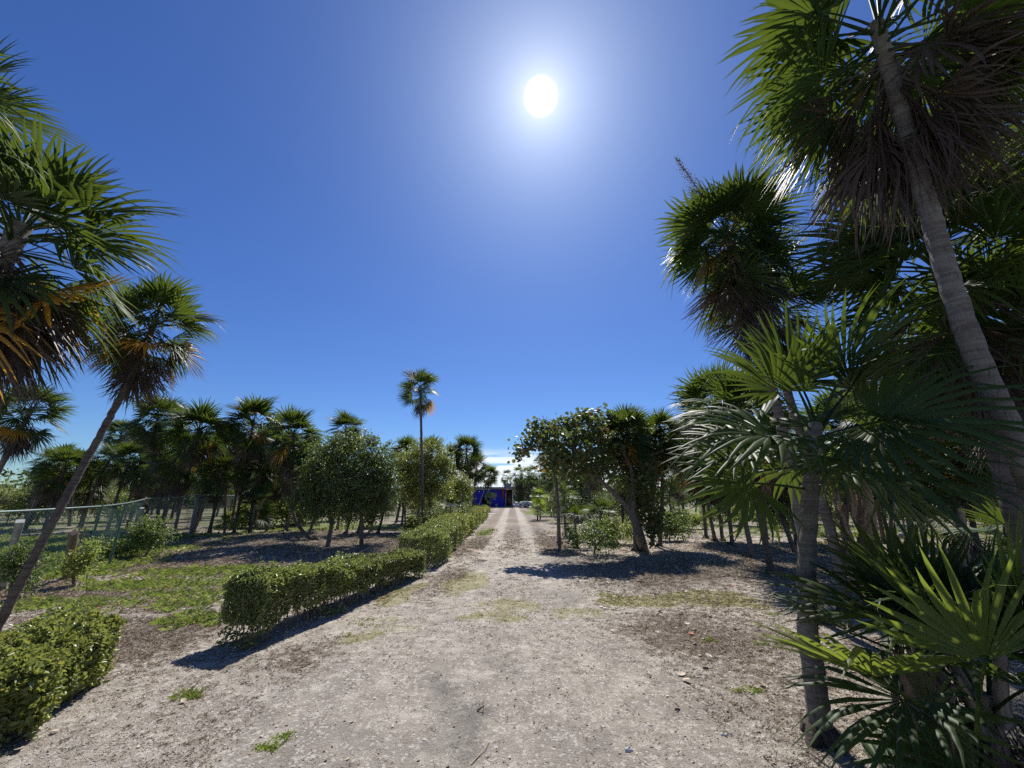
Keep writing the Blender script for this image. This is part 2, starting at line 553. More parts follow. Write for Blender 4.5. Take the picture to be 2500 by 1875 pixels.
def ground_mat():
    m, nt, out = newmat('sandy_ground')
    t = nt.nodes.new('ShaderNodeNewGeometry')
    P = t.outputs['Position']
    a = nt.nodes.new('ShaderNodeAttribute')
    a.attribute_name = 'mask'
    sepc = nt.nodes.new('ShaderNodeSeparateColor')
    nt.links.new(a.outputs['Color'], sepc.inputs[0])
    grass, moss, dark = sepc.outputs[0], sepc.outputs[1], sepc.outputs[2]
    litter = a.outputs['Alpha']
    n_big = NOISE(nt, P, 0.9, 6, 0.6)
    n_m2 = NOISE(nt, P, 3.2, 6, 0.65)
    n_mid = NOISE(nt, P, 9.0, 6, 0.65)
    n_fine = NOISE(nt, P, 60.0, 6, 0.72)
    n_vf = NOISE(nt, P, 170.0, 3, 0.7)
    vor = nt.nodes.new('ShaderNodeTexVoronoi')
    vor.inputs['Scale'].default_value = 48.0
    nt.links.new(P, vor.inputs['Vector'])
    sv = nt.nodes.new('ShaderNodeSeparateColor')
    nt.links.new(vor.outputs['Color'], sv.inputs[0])
    cell = sv.outputs[0]
    # sand
    sand = MIX(nt, RANGE(nt, n_mid, 0.3, 0.7), (0.53, 0.48, 0.40), (0.34, 0.30, 0.25))
    sand = MIX(nt, RANGE(nt, n_big, 0.42, 0.62, 0.0, 0.65), sand, (0.30, 0.27, 0.235))
    sand = MIX(nt, RANGE(nt, n_m2, 0.52, 0.66, 0.0, 0.75), sand, (0.66, 0.61, 0.51))
    sand = MIX(nt, RANGE(nt, n_m2, 0.46, 0.34, 0.0, 0.6), sand, (0.24, 0.205, 0.17))
    sand = MIX(nt, RANGE(nt, n_fine, 0.52, 0.66, 0.0, 0.6), sand, (0.70, 0.64, 0.54))
    sand = MIX(nt, RANGE(nt, n_vf, 0.50, 0.58, 0.0, 0.75), sand, (0.19, 0.155, 0.125))
    sand = MIX(nt, MATH(nt, 'MULTIPLY', RANGE(nt, cell, 0.84, 0.9), 0.6), sand, (0.66, 0.62, 0.56))
    # litter
    lit = MIX(nt, RANGE(nt, n_fine, 0.35, 0.65), (0.085, 0.066, 0.052), (0.25, 0.20, 0.155))
    thr = MATH(nt, 'ADD', MATH(nt, 'MULTIPLY', n_fine, 0.55), MATH(nt, 'MULTIPLY', n_mid, 0.58))
    lf = RANGE(nt, MATH(nt, 'ADD', thr, MATH(nt, 'MULTIPLY', litter, 0.40)), 0.74, 0.84)
    col = MIX(nt, MATH(nt, 'MULTIPLY', lf, 0.85), sand, lit)
    # dark damp patches, and tree shade deepened in the soil colour
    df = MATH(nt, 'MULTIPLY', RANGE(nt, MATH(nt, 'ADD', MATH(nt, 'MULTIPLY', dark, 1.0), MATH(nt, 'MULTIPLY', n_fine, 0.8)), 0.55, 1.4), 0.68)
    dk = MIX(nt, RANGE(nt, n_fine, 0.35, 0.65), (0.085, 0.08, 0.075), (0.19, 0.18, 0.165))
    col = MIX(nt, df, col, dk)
    # moss and grass thatch
    mf = RANGE(nt, MATH(nt, 'ADD', MATH(nt, 'MULTIPLY', moss, 0.8), MATH(nt, 'ADD', MATH(nt, 'MULTIPLY', n_fine, 0.5), MATH(nt, 'MULTIPLY', n_mid, 0.7))), 0.92, 1.12)
    mc = MIX(nt, n_fine, (0.16, 0.15, 0.035), (0.36, 0.33, 0.09))
    col = MIX(nt, MATH(nt, 'MULTIPLY', mf, 0.5), col, mc)
    gf = RANGE(nt, MATH(nt, 'ADD', MATH(nt, 'MULTIPLY', grass, 0.9), MATH(nt, 'ADD', MATH(nt, 'MULTIPLY', n_fine, 0.4), MATH(nt, 'MULTIPLY', n_mid, 0.6))), 0.80, 1.10)
    gc = MIX(nt, RANGE(nt, n_fine, 0.35, 0.65), (0.055, 0.085, 0.018), (0.19, 0.225, 0.05))
    col = MIX(nt, MATH(nt, 'MULTIPLY', gf, 0.82), col, gc)
    b = BSDF(nt, col, 0.92, 0.15)
    hgt = MATH(nt, 'ADD', MATH(nt, 'MULTIPLY', n_fine, 0.7), MATH(nt, 'MULTIPLY', n_mid, 0.8))
    hgt = MATH(nt, 'ADD', hgt, MATH(nt, 'MULTIPLY', n_vf, 0.25))
    bp = nt.nodes.new('ShaderNodeBump')
    bp.inputs['Strength'].default_value = 0.9
    bp.inputs['Distance'].default_value = 0.035
    nt.links.new(hgt, bp.inputs['Height'])
    nt.links.new(bp.outputs[0], b.inputs['Normal'])
    nt.links.new(b.outputs[0], out.inputs['Surface'])
    return m


M_ground = ground_mat()


# ------------------------------------------------------------------ ground and track
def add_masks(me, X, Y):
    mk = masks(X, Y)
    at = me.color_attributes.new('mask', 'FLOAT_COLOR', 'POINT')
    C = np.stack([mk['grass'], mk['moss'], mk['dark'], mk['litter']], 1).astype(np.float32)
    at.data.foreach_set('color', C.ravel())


def axis(lo, hi, c, fine, growth, flat):
    v = [c]
    s = fine
    x = c
    while x < hi:
        x += s
        v.append(x)
        if abs(x - c) > flat:
            s *= growth
    s = fine
    x = c
    while x > lo:
        x -= s
        v.insert(0, x)
        if abs(x - c) > flat:
            s *= growth
    return np.array(v)


xs = axis(-420, 420, 0, 0.075, 1.055, 6.5)
ys = axis(-30, 900, 6, 0.075, 1.045, 4.5)
X, Y = np.meshgrid(xs, ys)
X, Y = X.ravel(), Y.ravel()
V = np.stack([X, Y, height(X, Y)], 1)
nx, ny = len(xs), len(ys)
ii, jj = np.meshgrid(np.arange(nx - 1), np.arange(ny - 1))
q = (jj * nx + ii).ravel()
F = np.stack([q, q + 1, q + nx + 1, q + nx], 1)
me = fast_mesh('ground', V, F, M_ground, True)
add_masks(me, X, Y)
tag(put('ground', me), 'dry sandy ground with litter and grass patches', kind='structure')

# dirt track: same soil, its own sheet with ragged edges a few mm above
ty = axis(0.6, 62, 6, 0.09, 1.03, 5.0)
ty = ty[ty > -2]
tu = np.linspace(0, 1, 34)
TX, TY = [], []
for y in ty:
    cxm = -0.2
    wl = 1.75 + 0.5 * (vnoise(np.array([y * 0.7]), np.array([3.1]), 41)[0] - 0.5) + 0.2 * (vnoise(np.array([y * 4]), np.array([1.1]), 43)[0] - 0.5)
    wr = 1.75 + 0.5 * (vnoise(np.array([y * 0.7]), np.array([9.1]), 47)[0] - 0.5) + 0.2 * (vnoise(np.array([y * 4]), np.array([5.1]), 49)[0] - 0.5)
    TX.append(cxm - wl + (wl + wr) * tu)
    TY.append(np.full(len(tu), y))
TX, TY = np.concatenate(TX), np.concatenate(TY)
edge = np.tile(np.minimum(tu, 1 - tu), len(ty))
TZ = height(TX, TY) + np.where(edge < 1e-6, -0.02, 0.006)
n_ = len(tu)
ii, jj = np.meshgrid(np.arange(n_ - 1), np.arange(len(ty) - 1))
q = (jj * n_ + ii).ravel()
me = fast_mesh('dirt_track', np.stack([TX, TY, TZ], 1), np.stack([q, q + 1, q + n_ + 1, q + n_], 1), M_ground, True)
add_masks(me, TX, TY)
tag(put('dirt_track', me), 'pale sandy dirt track leading to the blue hut', kind='structure')


def gz(x, y):
    return float(height(np.array([x]), np.array([y]))[0])


def onground(p):
    return Vector((p[0], p[1], gz(p[0], p[1])))


# ------------------------------------------------------------------ palm fronds
def frond_arrays(nseg, L, R, spread, droop, tilt, cup, seed, dead=False, pet_r=0.008, lod=0, hang=0.0):
    r = np.random.default_rng(seed)
    mb = MB()
    # stalk
    if lod < 2:
        n = 5
        ts = np.linspace(0, 1, n)
        P = [(0, L * t, -0.10 * L * t * t) for t in ts]
        mb.tube(P, np.linspace(pet_r * 1.6, pet_r, n), 4, cap=False)
    O = np.array([0, L, -0.10 * L])
    ct, st = math.cos(tilt), math.sin(tilt)
    f = np.array([0, ct, -st])
    nn = np.array([0, st, ct])
    s = np.array([1.0, 0, 0])
    th = np.linspace(-spread, spread, nseg)
    dth = 2 * spread / (nseg - 1)
    tt = [0.05, 0.44, 0.62, 0.83, 1.0] if lod == 0 else ([0.05, 0.42, 0.72, 1.0] if lod == 1 else [0.1, 0.45, 1.0])
    fuse = tt[1]
    Vs, Fs, base = [], [], 0
    ripple = r.normal(0, 0.05, nseg)
    for i in range(nseg):
        a = th[i] + (r.normal(0, 0.10) if dead else r.normal(0, 0.015))
        c = cup * (0.35 + abs(math.sin(a / 2))) + ripple[i] * (2.5 if dead else 1)
        d = math.cos(a) * f + math.sin(a) * s + nn * c
        d = d / np.linalg.norm(d)
        ln = R * (0.66 + 0.34 * math.cos(a * 0.55)) * r.uniform(0.90, 1.04)
        e = np.cross(nn, d)
        e /= np.linalg.norm(e)
        m = np.cross(d, e)
        dr = droop * r.uniform(0.6, 1.35) + (0.45 if (r.random() < 0.12) else 0)
        lat = r.normal(0, 0.30 if dead else 0.05)
        hwm = fuse * ln * math.tan(dth / 2) * (0.9 if dead else 1.03)
        bend_at = 0.5 if not dead else 0.25
        k = len(tt)
        for j, t in enumerate(tt):
            b = max(0.0, t - bend_at) / (1 - bend_at)
            p = O + d * ln * t * (1 - 0.25 * dr * b) + np.array([0, hang, -(1 - hang)]) * dr * ln * b ** 1.7 * 0.75 + e * lat * ln * b * b
            if j == k - 1:
                Vs.append(p)
            else:
                hw = hwm * (t / fuse) if t <= fuse else hwm * (1 - (t - fuse) / (1 - fuse)) ** 0.75 * 1.05
                Vs.append(p - e * hw)
                Vs.append(p + m * hw * (0.55 if lod < 2 else 0.2))
                Vs.append(p + e * hw)
        for j in range(k - 2):
            o = base + 3 * j
            Fs += [(o, o + 1, o + 4), (o, o + 4, o + 3), (o + 1, o + 2, o + 5), (o + 1, o + 5, o + 4)]
        o = base + 3 * (k - 2)
        Fs += [(o, o + 1, o + 3), (o + 1, o + 2, o + 3)]
        base += 3 * (k - 1) + 1
    mb.add(np.array(Vs), np.array(Fs))
    return np.vstack(mb.V), np.vstack(mb.F)


D = math.radians


def lib(prefix, mat, lod, nseg, dead=False, n=5, seed0=0, kind='mid', pet=0.45):
    out = []
    for i in range(n):
        u = i / max(1, n - 1)
        if dead:
            V, F = frond_arrays(nseg, pet * 0.9, 0.60, D(38 + 18 * (i % 3)), 0.5 + 0.2 * (i % 2), D(4 + 8 * (i % 3)), 0.10 + 0.12 * (i % 2), seed0 + i, True, lod=lod, hang=0.85)
        elif kind == 'young':
            V, F = frond_arrays(nseg, pet * 0.9, 0.64, D(75 + 30 * u), 0.05 + 0.05 * u, D(4 + 10 * u), 0.42 - 0.15 * u, seed0 + i, lod=lod)
        elif kind == 'mid':
            V, F = frond_arrays(nseg, pet, 0.70, D(100 + 30 * u), 0.10 + 0.22 * u, D(6 + 46 * ((i * 0.37) % 1)), 0.18 + 0.08 * (i % 2), seed0 + i, lod=lod)
        else:
            V, F = frond_arrays(nseg, pet * 1.05, 0.64, D(90 + 25 * u), 0.35 + 0.30 * u, D(14 + 40 * ((i * 0.37) % 1)), 0.15 + 0.15 * (i % 2), seed0 + i, lod=lod, hang=0.45)
        out.append(fast_mesh(prefix, V, F, mat, False))
    return out


LIB = {}
for nm, lod, ns in (('near', 0, 27), ('mid', 1, 23)):
    LIB[nm] = dict(
        young=lib('frond_young', M_frond, lod, int(ns * 0.8), n=3, seed0=10, kind='young'),
        mid=lib('frond', M_frond, lod, ns, n=6, seed0=20, kind='mid'),
        old=lib('frond_old', M_frond, lod, ns, n=5, seed0=40, kind='old'),
        yellow=lib('frond_yellow', M_frond_y, lod, ns, n=3, seed0=60, kind='old'),
        lime=lib('frond_lime', M_frond_lime, lod, ns, n=3, seed0=65, kind='mid'),
        dead=lib('frond_dead', M_frond_d, lod, int(ns * 0.8), dead=True, n=6, seed0=70))


LIB['big'] = dict(
    young=lib('frond_young', M_frond, 0, 22, n=3, seed0=210, kind='young'),
    mid=lib('frond', M_frond, 0, 29, n=6, seed0=220, kind='mid'),
    old=lib('frond_old', M_frond, 0, 29, n=5, seed0=240, kind='mid', pet=0.5),
    yellow=LIB['near']['yellow'], lime=LIB['near']['lime'], dead=LIB['near']['dead'])


M_frond_o = leaf_mat('palm_leaf_olive', (0.05, 0.075, 0.018), (0.075, 0.10, 0.024), (0.33, 0.42, 0.05), 0.42, 0.42)
LIB['bright'] = lib('frond', M_frond_o, 0, 21, n=3, seed0=320, kind='young', pet=0.5)


def frame(d, roll):
    y = d.normalized()
    x = y.cross(Vector((0, 0, 1)))
    if x.length < 1e-3:
        x = Vector((1, 0, 0))
    x.normalize()
    z = x.cross(y)
    M = Matrix((x, y, z)).transposed().to_4x4()
    return M @ Matrix.Rotation(roll, 4, 'Y')


def trunk_mesh(P, r0, r1, sides, ring, flare=1.5, seed=0, swell=0.0):
    """ringed, tapered trunk through points P (Bezier-like polyline) relative to base"""
    r = np.random.default_rng(seed)
    P = np.array([tuple(p) for p in P], float)
    seg = np.linalg.norm(np.diff(P, axis=0), axis=1)
    cum = np.concatenate([[0], np.cumsum(seg)])
    n = max(4, int(cum[-1] / ring))
    s = np.linspace(0, cum[-1], n)
    # smooth interpolation
    Q = np.stack([np.interp(s, cum, P[:, k]) for k in range(3)], 1)
    for _ in range(int(n * 0.5)):
        Q[1:-1] = 0.25 * Q[:-2] + 0.5 * Q[1:-1] + 0.25 * Q[2:]
    u = s / cum[-1]
    R = r0 + (r1 - r0) * u
    R = R * (1 + (flare - 1) * np.exp(-s / 0.10))
    R = R * (1 + 0.012 * np.where(np.arange(n) % 2 == 0, 1, -1)) * (1 + r.normal(0, 0.02, n)) + swell * np.exp(-((u - 0.5) / 0.3) ** 2)
    Q[1:-1, :2] += r.normal(0, 0.0025, (n - 2, 2))
    return MB().tube(Q, R, sides)


PALMS = []


def add_fronds(root, top, axis_dir, kind, count, lod, S, elev0, elev1, drop0, drop1, name, az0=0.0, azr=2 * math.pi, seed=0, label=None, power=1.0, radial=0.03, avoid=None, avoid_w=0.6):
    r = np.random.default_rng(seed)
    L = LIB[lod][kind]
    g = 2.399963
    for i in range(count):
        u = ((i + 0.5) / count) ** power
        el = D(elev0 + (elev1 - elev0) * u + r.normal(0, 13))
        if azr > 6.2:
            az = az0 + g * i + r.normal(0, 0.18)
        else:
            az = az0 + (r.random() - 0.5) * azr
        if avoid is not None and el < 0.2:
            dv = (az - avoid + math.pi) % (2 * math.pi) - math.pi
            if abs(dv) < avoid_w:
                az += math.copysign(avoid_w * r.uniform(1.0, 1.8), dv)
        d = Vector((math.cos(el) * math.cos(az), math.cos(el) * math.sin(az), math.sin(el)))
        p = top - axis_dir * (drop0 + (drop1 - drop0) * u) * S + Vector((math.cos(az), math.sin(az), 0)) * radial * S
        s = S * r.uniform(0.88, 1.1)
        M = Matrix.Translation(p) @ frame(d, r.normal(0, 0.55)) @ Matrix.Scale(s, 4)
        o = put(name, L[int(r.integers(len(L)))], root, M=M)
        if label:
            o['label'] = label


def palm(label, crown, base=None, Y=None, lean=None, S=1.0, ng=26, nd=12, nyl=1, tr=0.065, lod='mid', via=None,
         group=None, name='palm_tree', seed=None, bark=None, root=True, lime=False, skirt=0.55, open_side=False, top_el=82, low_el=-32, ring=None, cat='palm tree'):
    """crown: pixel of crown heart; base: pixel of trunk foot on the ground, or None"""
    sd_ = seed if seed is not None else len(PALMS) + 100
    r = np.random.default_rng(sd_)
    if base is not None:
        b = G(*base)
        if Y is None:
            Y = b.y
        c = AT(crown[0], crown[1], Y)
        b = onground(b)
    else:
        c = AT(crown[0], crown[1], Y)
        lx, ly = lean if lean else (r.normal(0, 0.15), r.normal(0, 0.15))
        b = onground((c.x + lx, c.y + ly))
    root_o = empty(name, b, label, cat, group)
    rel = c - b
    pts = [Vector((0, 0, -0.05))]
    if via is not None:
        for v in via:
            q = AT(v[0], v[1], v[2] if len(v) > 2 else b.y)
            pts.append(q - b)
    else:
        bow = Vector((r.normal(0, 0.10), r.normal(0, 0.10), 0)) * rel.length / 4
        pts.append(rel * 0.5 + bow)
    pts.append(rel)
    axis_dir = (pts[-1] - pts[-2]).normalized()
    pts.append(rel + axis_dir * 0.05 * S)
    sides = 12 if lod != 'mid' else 8
    tm = trunk_mesh(pts, tr * 1.12, tr * 0.85, sides, ring or (0.045 if lod != 'mid' else 0.12), seed=sd_)
    tm.build('trunk', bark or (M_trunk if r.random() < 0.55 else M_trunk_d), root_o, smooth=(lod == 'mid'))
    if root:
        rm = MB()
        for k in range(10 if lod != 'mid' else 6):
            a = k * 0.63 + r.random()
            ln = tr * r.uniform(1.6, 2.8)
            rm.tube([(0, 0, tr * 1.3), (math.cos(a) * ln * 0.6, math.sin(a) * ln * 0.6, tr * 0.8), (math.cos(a) * ln, math.sin(a) * ln, -0.04)],
                    [tr * 0.9, tr * 0.75, tr * 0.5], 6)
        ro = rm.build('root_mass', M_root, root_o, smooth=True)
    top = rel
    av = math.atan2(-b.y, -b.x) if open_side else None
    ng = int(ng * (0.66 if lod == 'near' else 0.78))
    add_fronds(root_o, top, axis_dir, 'young', max(3, ng // 5), lod, S * 0.95, top_el, 55, -0.10, -0.02, 'frond', az0=r.random() * 6, seed=sd_ + 1)
    add_fronds(root_o, top, axis_dir, 'lime' if lime else 'mid', int(ng * 0.55), lod, S, 66, 8, -0.05, 0.16, 'frond', az0=r.random() * 6, seed=sd_ + 2)
    add_fronds(root_o, top, axis_dir, 'lime' if lime else 'old', int(ng * 0.58), lod, S * 0.97, 24, low_el - 6, 0.04, 0.50, 'frond', az0=r.random() * 6, seed=sd_ + 3, avoid=av)
    if nyl:
        add_fronds(root_o, top, axis_dir, 'yellow', nyl, lod, S * 1.0, -10, -48, 0.3, 0.5, 'yellow_frond', az0=r.random() * 6, seed=sd_ + 4, label='yellowing fan frond')
    if nd:
        add_fronds(root_o, top, axis_dir, 'dead', nd, lod, S * 0.95, -38, -80, 0.22, 0.25 + skirt, 'dead_frond', az0=r.random() * 6, seed=sd_ + 5, avoid=av, label='dry brown hanging fan frond')
    PALMS.append((label, b))
    return root_o


# ---- right side, near
R1 = palm('tallest palm at the right edge, its thick bare trunk crossing the frame', (2142, 70), Y=2.35, lean=(0.02, 0.0), S=1.16, ng=40, nd=34, nyl=1, open_side=True,
          tr=0.062, lod='near', skirt=0.45, seed=501, bark=M_trunk, low_el=-38)
R2 = palm('slim palm with seed clusters standing apart against the sky right of the sun', (1775, 575), Y=5.7, lean=(0.36, 0.1), S=1.10, ng=56, nd=26, nyl=1, tr=0.066,
          lod='near', skirt=0.75, seed=512, bark=M_trunk, low_el=-40)
palm('palm with a dark full skirt just behind the seed-bearing palm', (1850, 700), base=(2072, 1492), S=1.12, ng=28, nd=26, nyl=0, tr=0.068, open_side=True,
     via=[(2026, 1282), (1935, 1000)], lod='near', skirt=0.6, seed=503, bark=M_trunk)
palm('bushy dark green palm behind the leaning thick trunk at the right', (2290, 640), Y=4.0, lean=(0.25, 0.4), S=1.36, ng=46, nd=14, nyl=0, tr=0.085, lod='near', seed=504, low_el=-45, skirt=0.5)
palm('dark palm filling the right edge at mid height', (2480, 800), Y=4.6, lean=(0.2, 0.3), S=1.28, ng=40, nd=14, nyl=0, tr=0.085, lod='near', seed=505, low_el=-50)
palm('palm whose drooping fronds enter at the upper right corner', (2600, 240), Y=3.2, lean=(0.2, 0.2), S=1.2, ng=30, nd=12, nyl=0, tr=0.085, lod='near', seed=506)
palm('short palm with big fan fronds on a slim smooth trunk in the right foreground', (1990, 1050), base=(2008, 1812), Y=3.2, S=1.10, ng=20, nd=0, nyl=0, tr=0.062,
     via=[(1966, 1500, 3.15), (1975, 1230, 3.18)], lod='big', seed=511, bark=M_trunk, top_el=78, low_el=14)


def shaggy_trunk(root_o, H, rad, n, seed):
    r = np.random.default_rng(seed)
    for i in range(n):
        z = H * (0.10 + 0.9 * (i + r.random() * 0.6) / n)
        a = 2.4 * i + r.normal(0, 0.3)
        ln = r.uniform(0.22, 0.42)
        up = r.random() < 0.62
        w = r.uniform(0.025, 0.05)
        c, s = math.cos(a), math.sin(a)
        P = []
        for t in (0, 0.35, 0.7, 1.0):
            if up:
                P.append((c * (rad + 0.02 + 0.10 * t * t), s * (rad + 0.02 + 0.10 * t * t), z + ln * t))
            else:
                P.append((c * (rad + 0.03 + 0.16 * t * (1 - 0.3 * t)), s * (rad + 0.03 + 0.16 * t * (1 - 0.3 * t)), z + 0.1 - 1.2 * ln * t * t))
        P = np.array(P)
        e = np.array([-s, c, 0])
        o_ = np.array([c, s, 0])
        tw = r.normal(0, 0.3)
        V, F = [], []
        for k, (p, ww) in enumerate(zip(P, (w, w * 0.95, w * 0.75, w * 0.3))):
            ee = e * math.cos(tw * k / 3) + o_ * math.sin(tw * k / 3)
            V += [p - ee * ww, p + o_ * 0.012, p + ee * ww, p - o_ * 0.006]
        for k in range(3):
            b = 4 * k
            for j in range(4):
                j2 = (j + 1) % 4
                F.append((b + j, b + j2, b + 4 + j2, b + 4 + j))
        F.append((0, 1, 2, 3))
        F.append((12, 13, 14, 15))
        MB().add(V, F).build('leaf_base', M_boot, root_o)
    # loose brown fibres
    mb = MB()
    for i in range(160):
        z = H * r.uniform(0.15, 1.05)
        a = r.uniform(0, 6.28)
        c, s = math.cos(a), math.sin(a)
        ln = r.uniform(0.1, 0.3)
        rr = rad + r.uniform(0.0, 0.03)
        mb.tube([(c * rr, s * rr, z), (c * (rr + .03) + r.normal(0, .01), s * (rr + .03), z - ln * .5), (c * (rr + .03) + r.normal(0, .03), s * (rr + .03) + r.normal(0, .03), z - ln)],
                [0.003, 0.003, 0.001], 3, cap=False)
    f = mb.build('loose_fibre', M_boot, root_o)
    f['kind'] = 'stuff'


sh = palm('palm with a thick shaggy trunk of split brown leaf bases behind the slim smooth trunk', (2088, 1085), base=(2135, 1500), S=0.9, ng=15, nd=0, nyl=0, tr=0.11,
          lod='near', seed=512, bark=M_boot, top_el=80, low_el=5)
shaggy_trunk(sh, 1.95, 0.13, 56, 5)
y1 = palm('young fan palm in the bottom right corner, nearest to the camera', (2400, 1715), Y=2.42, lean=(0.0, 0.02), S=0.92, ng=13, nd=3, nyl=0, tr=0.07, lod='big', seed=531,
          bark=M_boot, top_el=60, low_el=-30, skirt=0.2)
shaggy_trunk(y1, 0.55, 0.075, 18, 6)
for (hx_, hy_, yy, dd, rr_, sc, ix) in ((2385, 1815, 2.15, (-0.05, -0.30, 0.95), 0.1, 0.92, 1), (2440, 1700, 2.35, (0.25, -0.15, 0.9), -0.3, 0.95, 0), (2300, 1760, 2.3, (-0.75, -0.1, 0.55), 0.3, 0.9, 2)):
    o = put('frond', LIB['bright'][ix], y1, M=Matrix.Translation(AT(hx_, hy_, yy) - y1.location) @ frame(Vector(dd), rr_) @ Matrix.Scale(sc, 4))
    o['label'] = 'broad olive green pleated fan lit from behind'
y2 = palm('low young palm with a shaggy foot left of the nearest corner palm', (2255, 1580), Y=2.85, lean=(-0.02, 0.05), S=0.80, ng=8, nd=2, nyl=0, tr=0.07, lod='big', seed=522,
          bark=M_boot, top_el=70, low_el=-30, skirt=0.2)
shaggy_trunk(y2, 0.62, 0.07, 16, 7)
y3 = palm('dark young palm with drooping fans in the shade near the right edge', (2345, 1245), base=(2352, 1395), S=0.70, ng=12, nd=6, nyl=0, tr=0.07, lod='near', seed=523, bark=M_boot)
palm('fan palm sprouting between the shaggy trunk and the right edge', (2490, 1330), Y=5.6, lean=(0.05, 0.05), S=0.75, ng=12, nd=4, nyl=0, tr=0.07, lod='near', seed=524)

# seed clusters of the palm against the sky
tip0 = AT(1690, 450, 5.5) - R2.location
for k, (a, bpt) in enumerate((((1650, 385), (1720, 490)), ((1690, 720), (1740, 600)), ((1800, 640), (1790, 520)))):
    p0 = AT(a[0], a[1], 5.2) - R2.location
    p1 = AT(bpt[0], bpt[1], 5.4) - R2.location
    mb = MB()
    mb.tube([p1, (p0 + p1) / 2 + Vector((0, 0, .04)), p0], [0.01, 0.008, 0.004], 5)
    V, F, base = [], [], 0
    for i in range(420):
        t = rng.random()
        c = p1.lerp(p0, t) + Vector(rng.normal(0, 0.045 * (1.4 - t), 3))
        s = rng.uniform(0.006, 0.011)
        V += [c + Vector((s, 0, 0)), c + Vector((-s, 0, 0)), c + Vector((0, s, 0)), c + Vector((0, -s, 0)), c + Vector((0, 0, s)), c + Vector((0, 0, -s))]
        for q_ in ((0, 2, 4), (2, 1, 4), (1, 3, 4), (3, 0, 4), (2, 0, 5), (1, 2, 5), (3, 1, 5), (0, 3, 5)):
            F.append(tuple(base + z for z in q_))
        base += 6
    mb.add([tuple(v) for v in V], F)
    o = mb.build('seed_cluster', M_berry, R2)
    o['kind'] = 'stuff'

# ---- left side, near
palm('big palm at the upper left with glossy fans and a ragged brown skirt', (48, 560), Y=3.3, lean=(-0.15, 0.1), S=1.20, ng=44, nd=36, nyl=5, tr=0.09, lod='near', seed=541, skirt=0.3, low_el=-42)
palm('palm mostly outside the left edge whose frond tips show at the top left', (-170, 250), Y=3.5, lean=(-0.1, 0.1), S=1.2, ng=24, nd=14, nyl=1, tr=0.085, lod='near', seed=542)
palm('leaning palm left of the fence, its bare trunk slanting across the wire mesh', (380, 785), base=(-45, 1600), Y=5.0, S=0.70, ng=40, nd=26, nyl=5, tr=0.040,
     via=[(120, 1290, 4.6), (300, 960, 4.9)], lod='near', seed=543, skirt=0.6, low_el=-38, bark=M_trunk_d)
palm('round-headed palm standing behind the fence at the left edge', (76, 1000), Y=12.0, lean=(-0.9, 0.0), S=1.0, ng=34, nd=28, nyl=1, tr=0.075, seed=544, skirt=0.5)

# ---- palms in the middle distance: label, crown px, base px or None, Y, S, nd, via
gl = 'palms of the grove behind the fence and hedge'
MIDL = [
    ('low palm behind the fence, left of the slanting trunk', (158, 1145), None, 20, 1.0, 12, None),
    ('low palm behind the fence, right of the slanting trunk', (225, 1165), None, 22, 0.95, 12, None),
    ('leftmost tall palm of the dark grove behind the fence', (296, 1058), (288, 1272), None, 1.0, 18, None),
    ('tallest of the grove palms behind the fence, with spread open fans', (385, 1020), (328, 1292), 17.5, 1.08, 16, [(370, 1130)]),
    ('grove palm above the fence corner', (486, 1052), (425, 1300), 16.0, 1.08, 16, [(462, 1150)]),
    ('darker grove palm left of the one above the fence corner', (430, 1095), (395, 1285), 19.0, 1.05, 18, None),
    ('large palm with a curved slanting trunk at the right of the fence', (618, 1035), (570, 1305), 16.5, 1.12, 16, [(606, 1120)]),
    ('palm crown tucked below the large curved palm', (560, 1100), (548, 1290), 19.0, 1.0, 18, None),
    ('grove palm with a straight upright trunk', (662, 1095), (622, 1292), 18.5, 1.0, 16, None),
    ('bright crowned palm on an s-shaped trunk bent low over the ground', (716, 1062), (768, 1328), 14.5, 0.92, 12, [(735, 1300), (711, 1262), (716, 1170)]),
    ('grove palm on a straight thin trunk beside the s-shaped one', (712, 1110), (697, 1302), 16.5, 0.9, 12, None),
    ('palm crown rising above the leafy broadleaf tree', (846, 1050), (822, 1300), 19.0, 0.85, 8, None),
    ('small palm crown left of the tall lone palm, behind the yellow green tree', (992, 1105), None, 24, 0.95, 8, None),
    ('small palm crown right of the tall lone palm, behind the yellow green tree', (1052, 1098), None, 26, 0.9, 8, None),
    ('palm at the right end of the left grove, nearest the cloud bank', (1140, 1100), None, 29, 1.05, 14, None),
    ('darker palm left of the one at the right end of the left grove', (1102, 1118), None, 30, 1.0, 14, None),
    ('brownish palm below the right end of the left grove', (1164, 1135), None, 33, 0.95, 14, None),
    ('small leaning palm in front of the blue hut', (1196, 1160), (1166, 1243), 46, 1.05, 8, None),
]
for i, (lb, c, b, Yv, S_, nd_, via) in enumerate(MIDL):
    palm(lb, c, base=b, Y=Yv, S=S_ * 1.20, ng=36, nd=nd_ + 2, nyl=1, skirt=0.55, low_el=-36, tr=0.06 if i not in (9,) else 0.055, group=gl, seed=600 + i, via=via, ring=0.15)
FILL = [(318, 1120, 20), (352, 1095, 21), (450, 1140, 18.5), (405, 1150, 20), (520, 1095, 19), (540, 1150, 17.5), (590, 1115, 20), (640, 1150, 18), (690, 1150, 19.5), (760, 1110, 21), (270, 1120, 21.5), (500, 1165, 21),
        (610, 1180, 21), (365, 1165, 22), (745, 1160, 20), (455, 1095, 22), (660, 1075, 21)]
FILL = [f for f in FILL if f[1] < 1160]
FILL.sort()
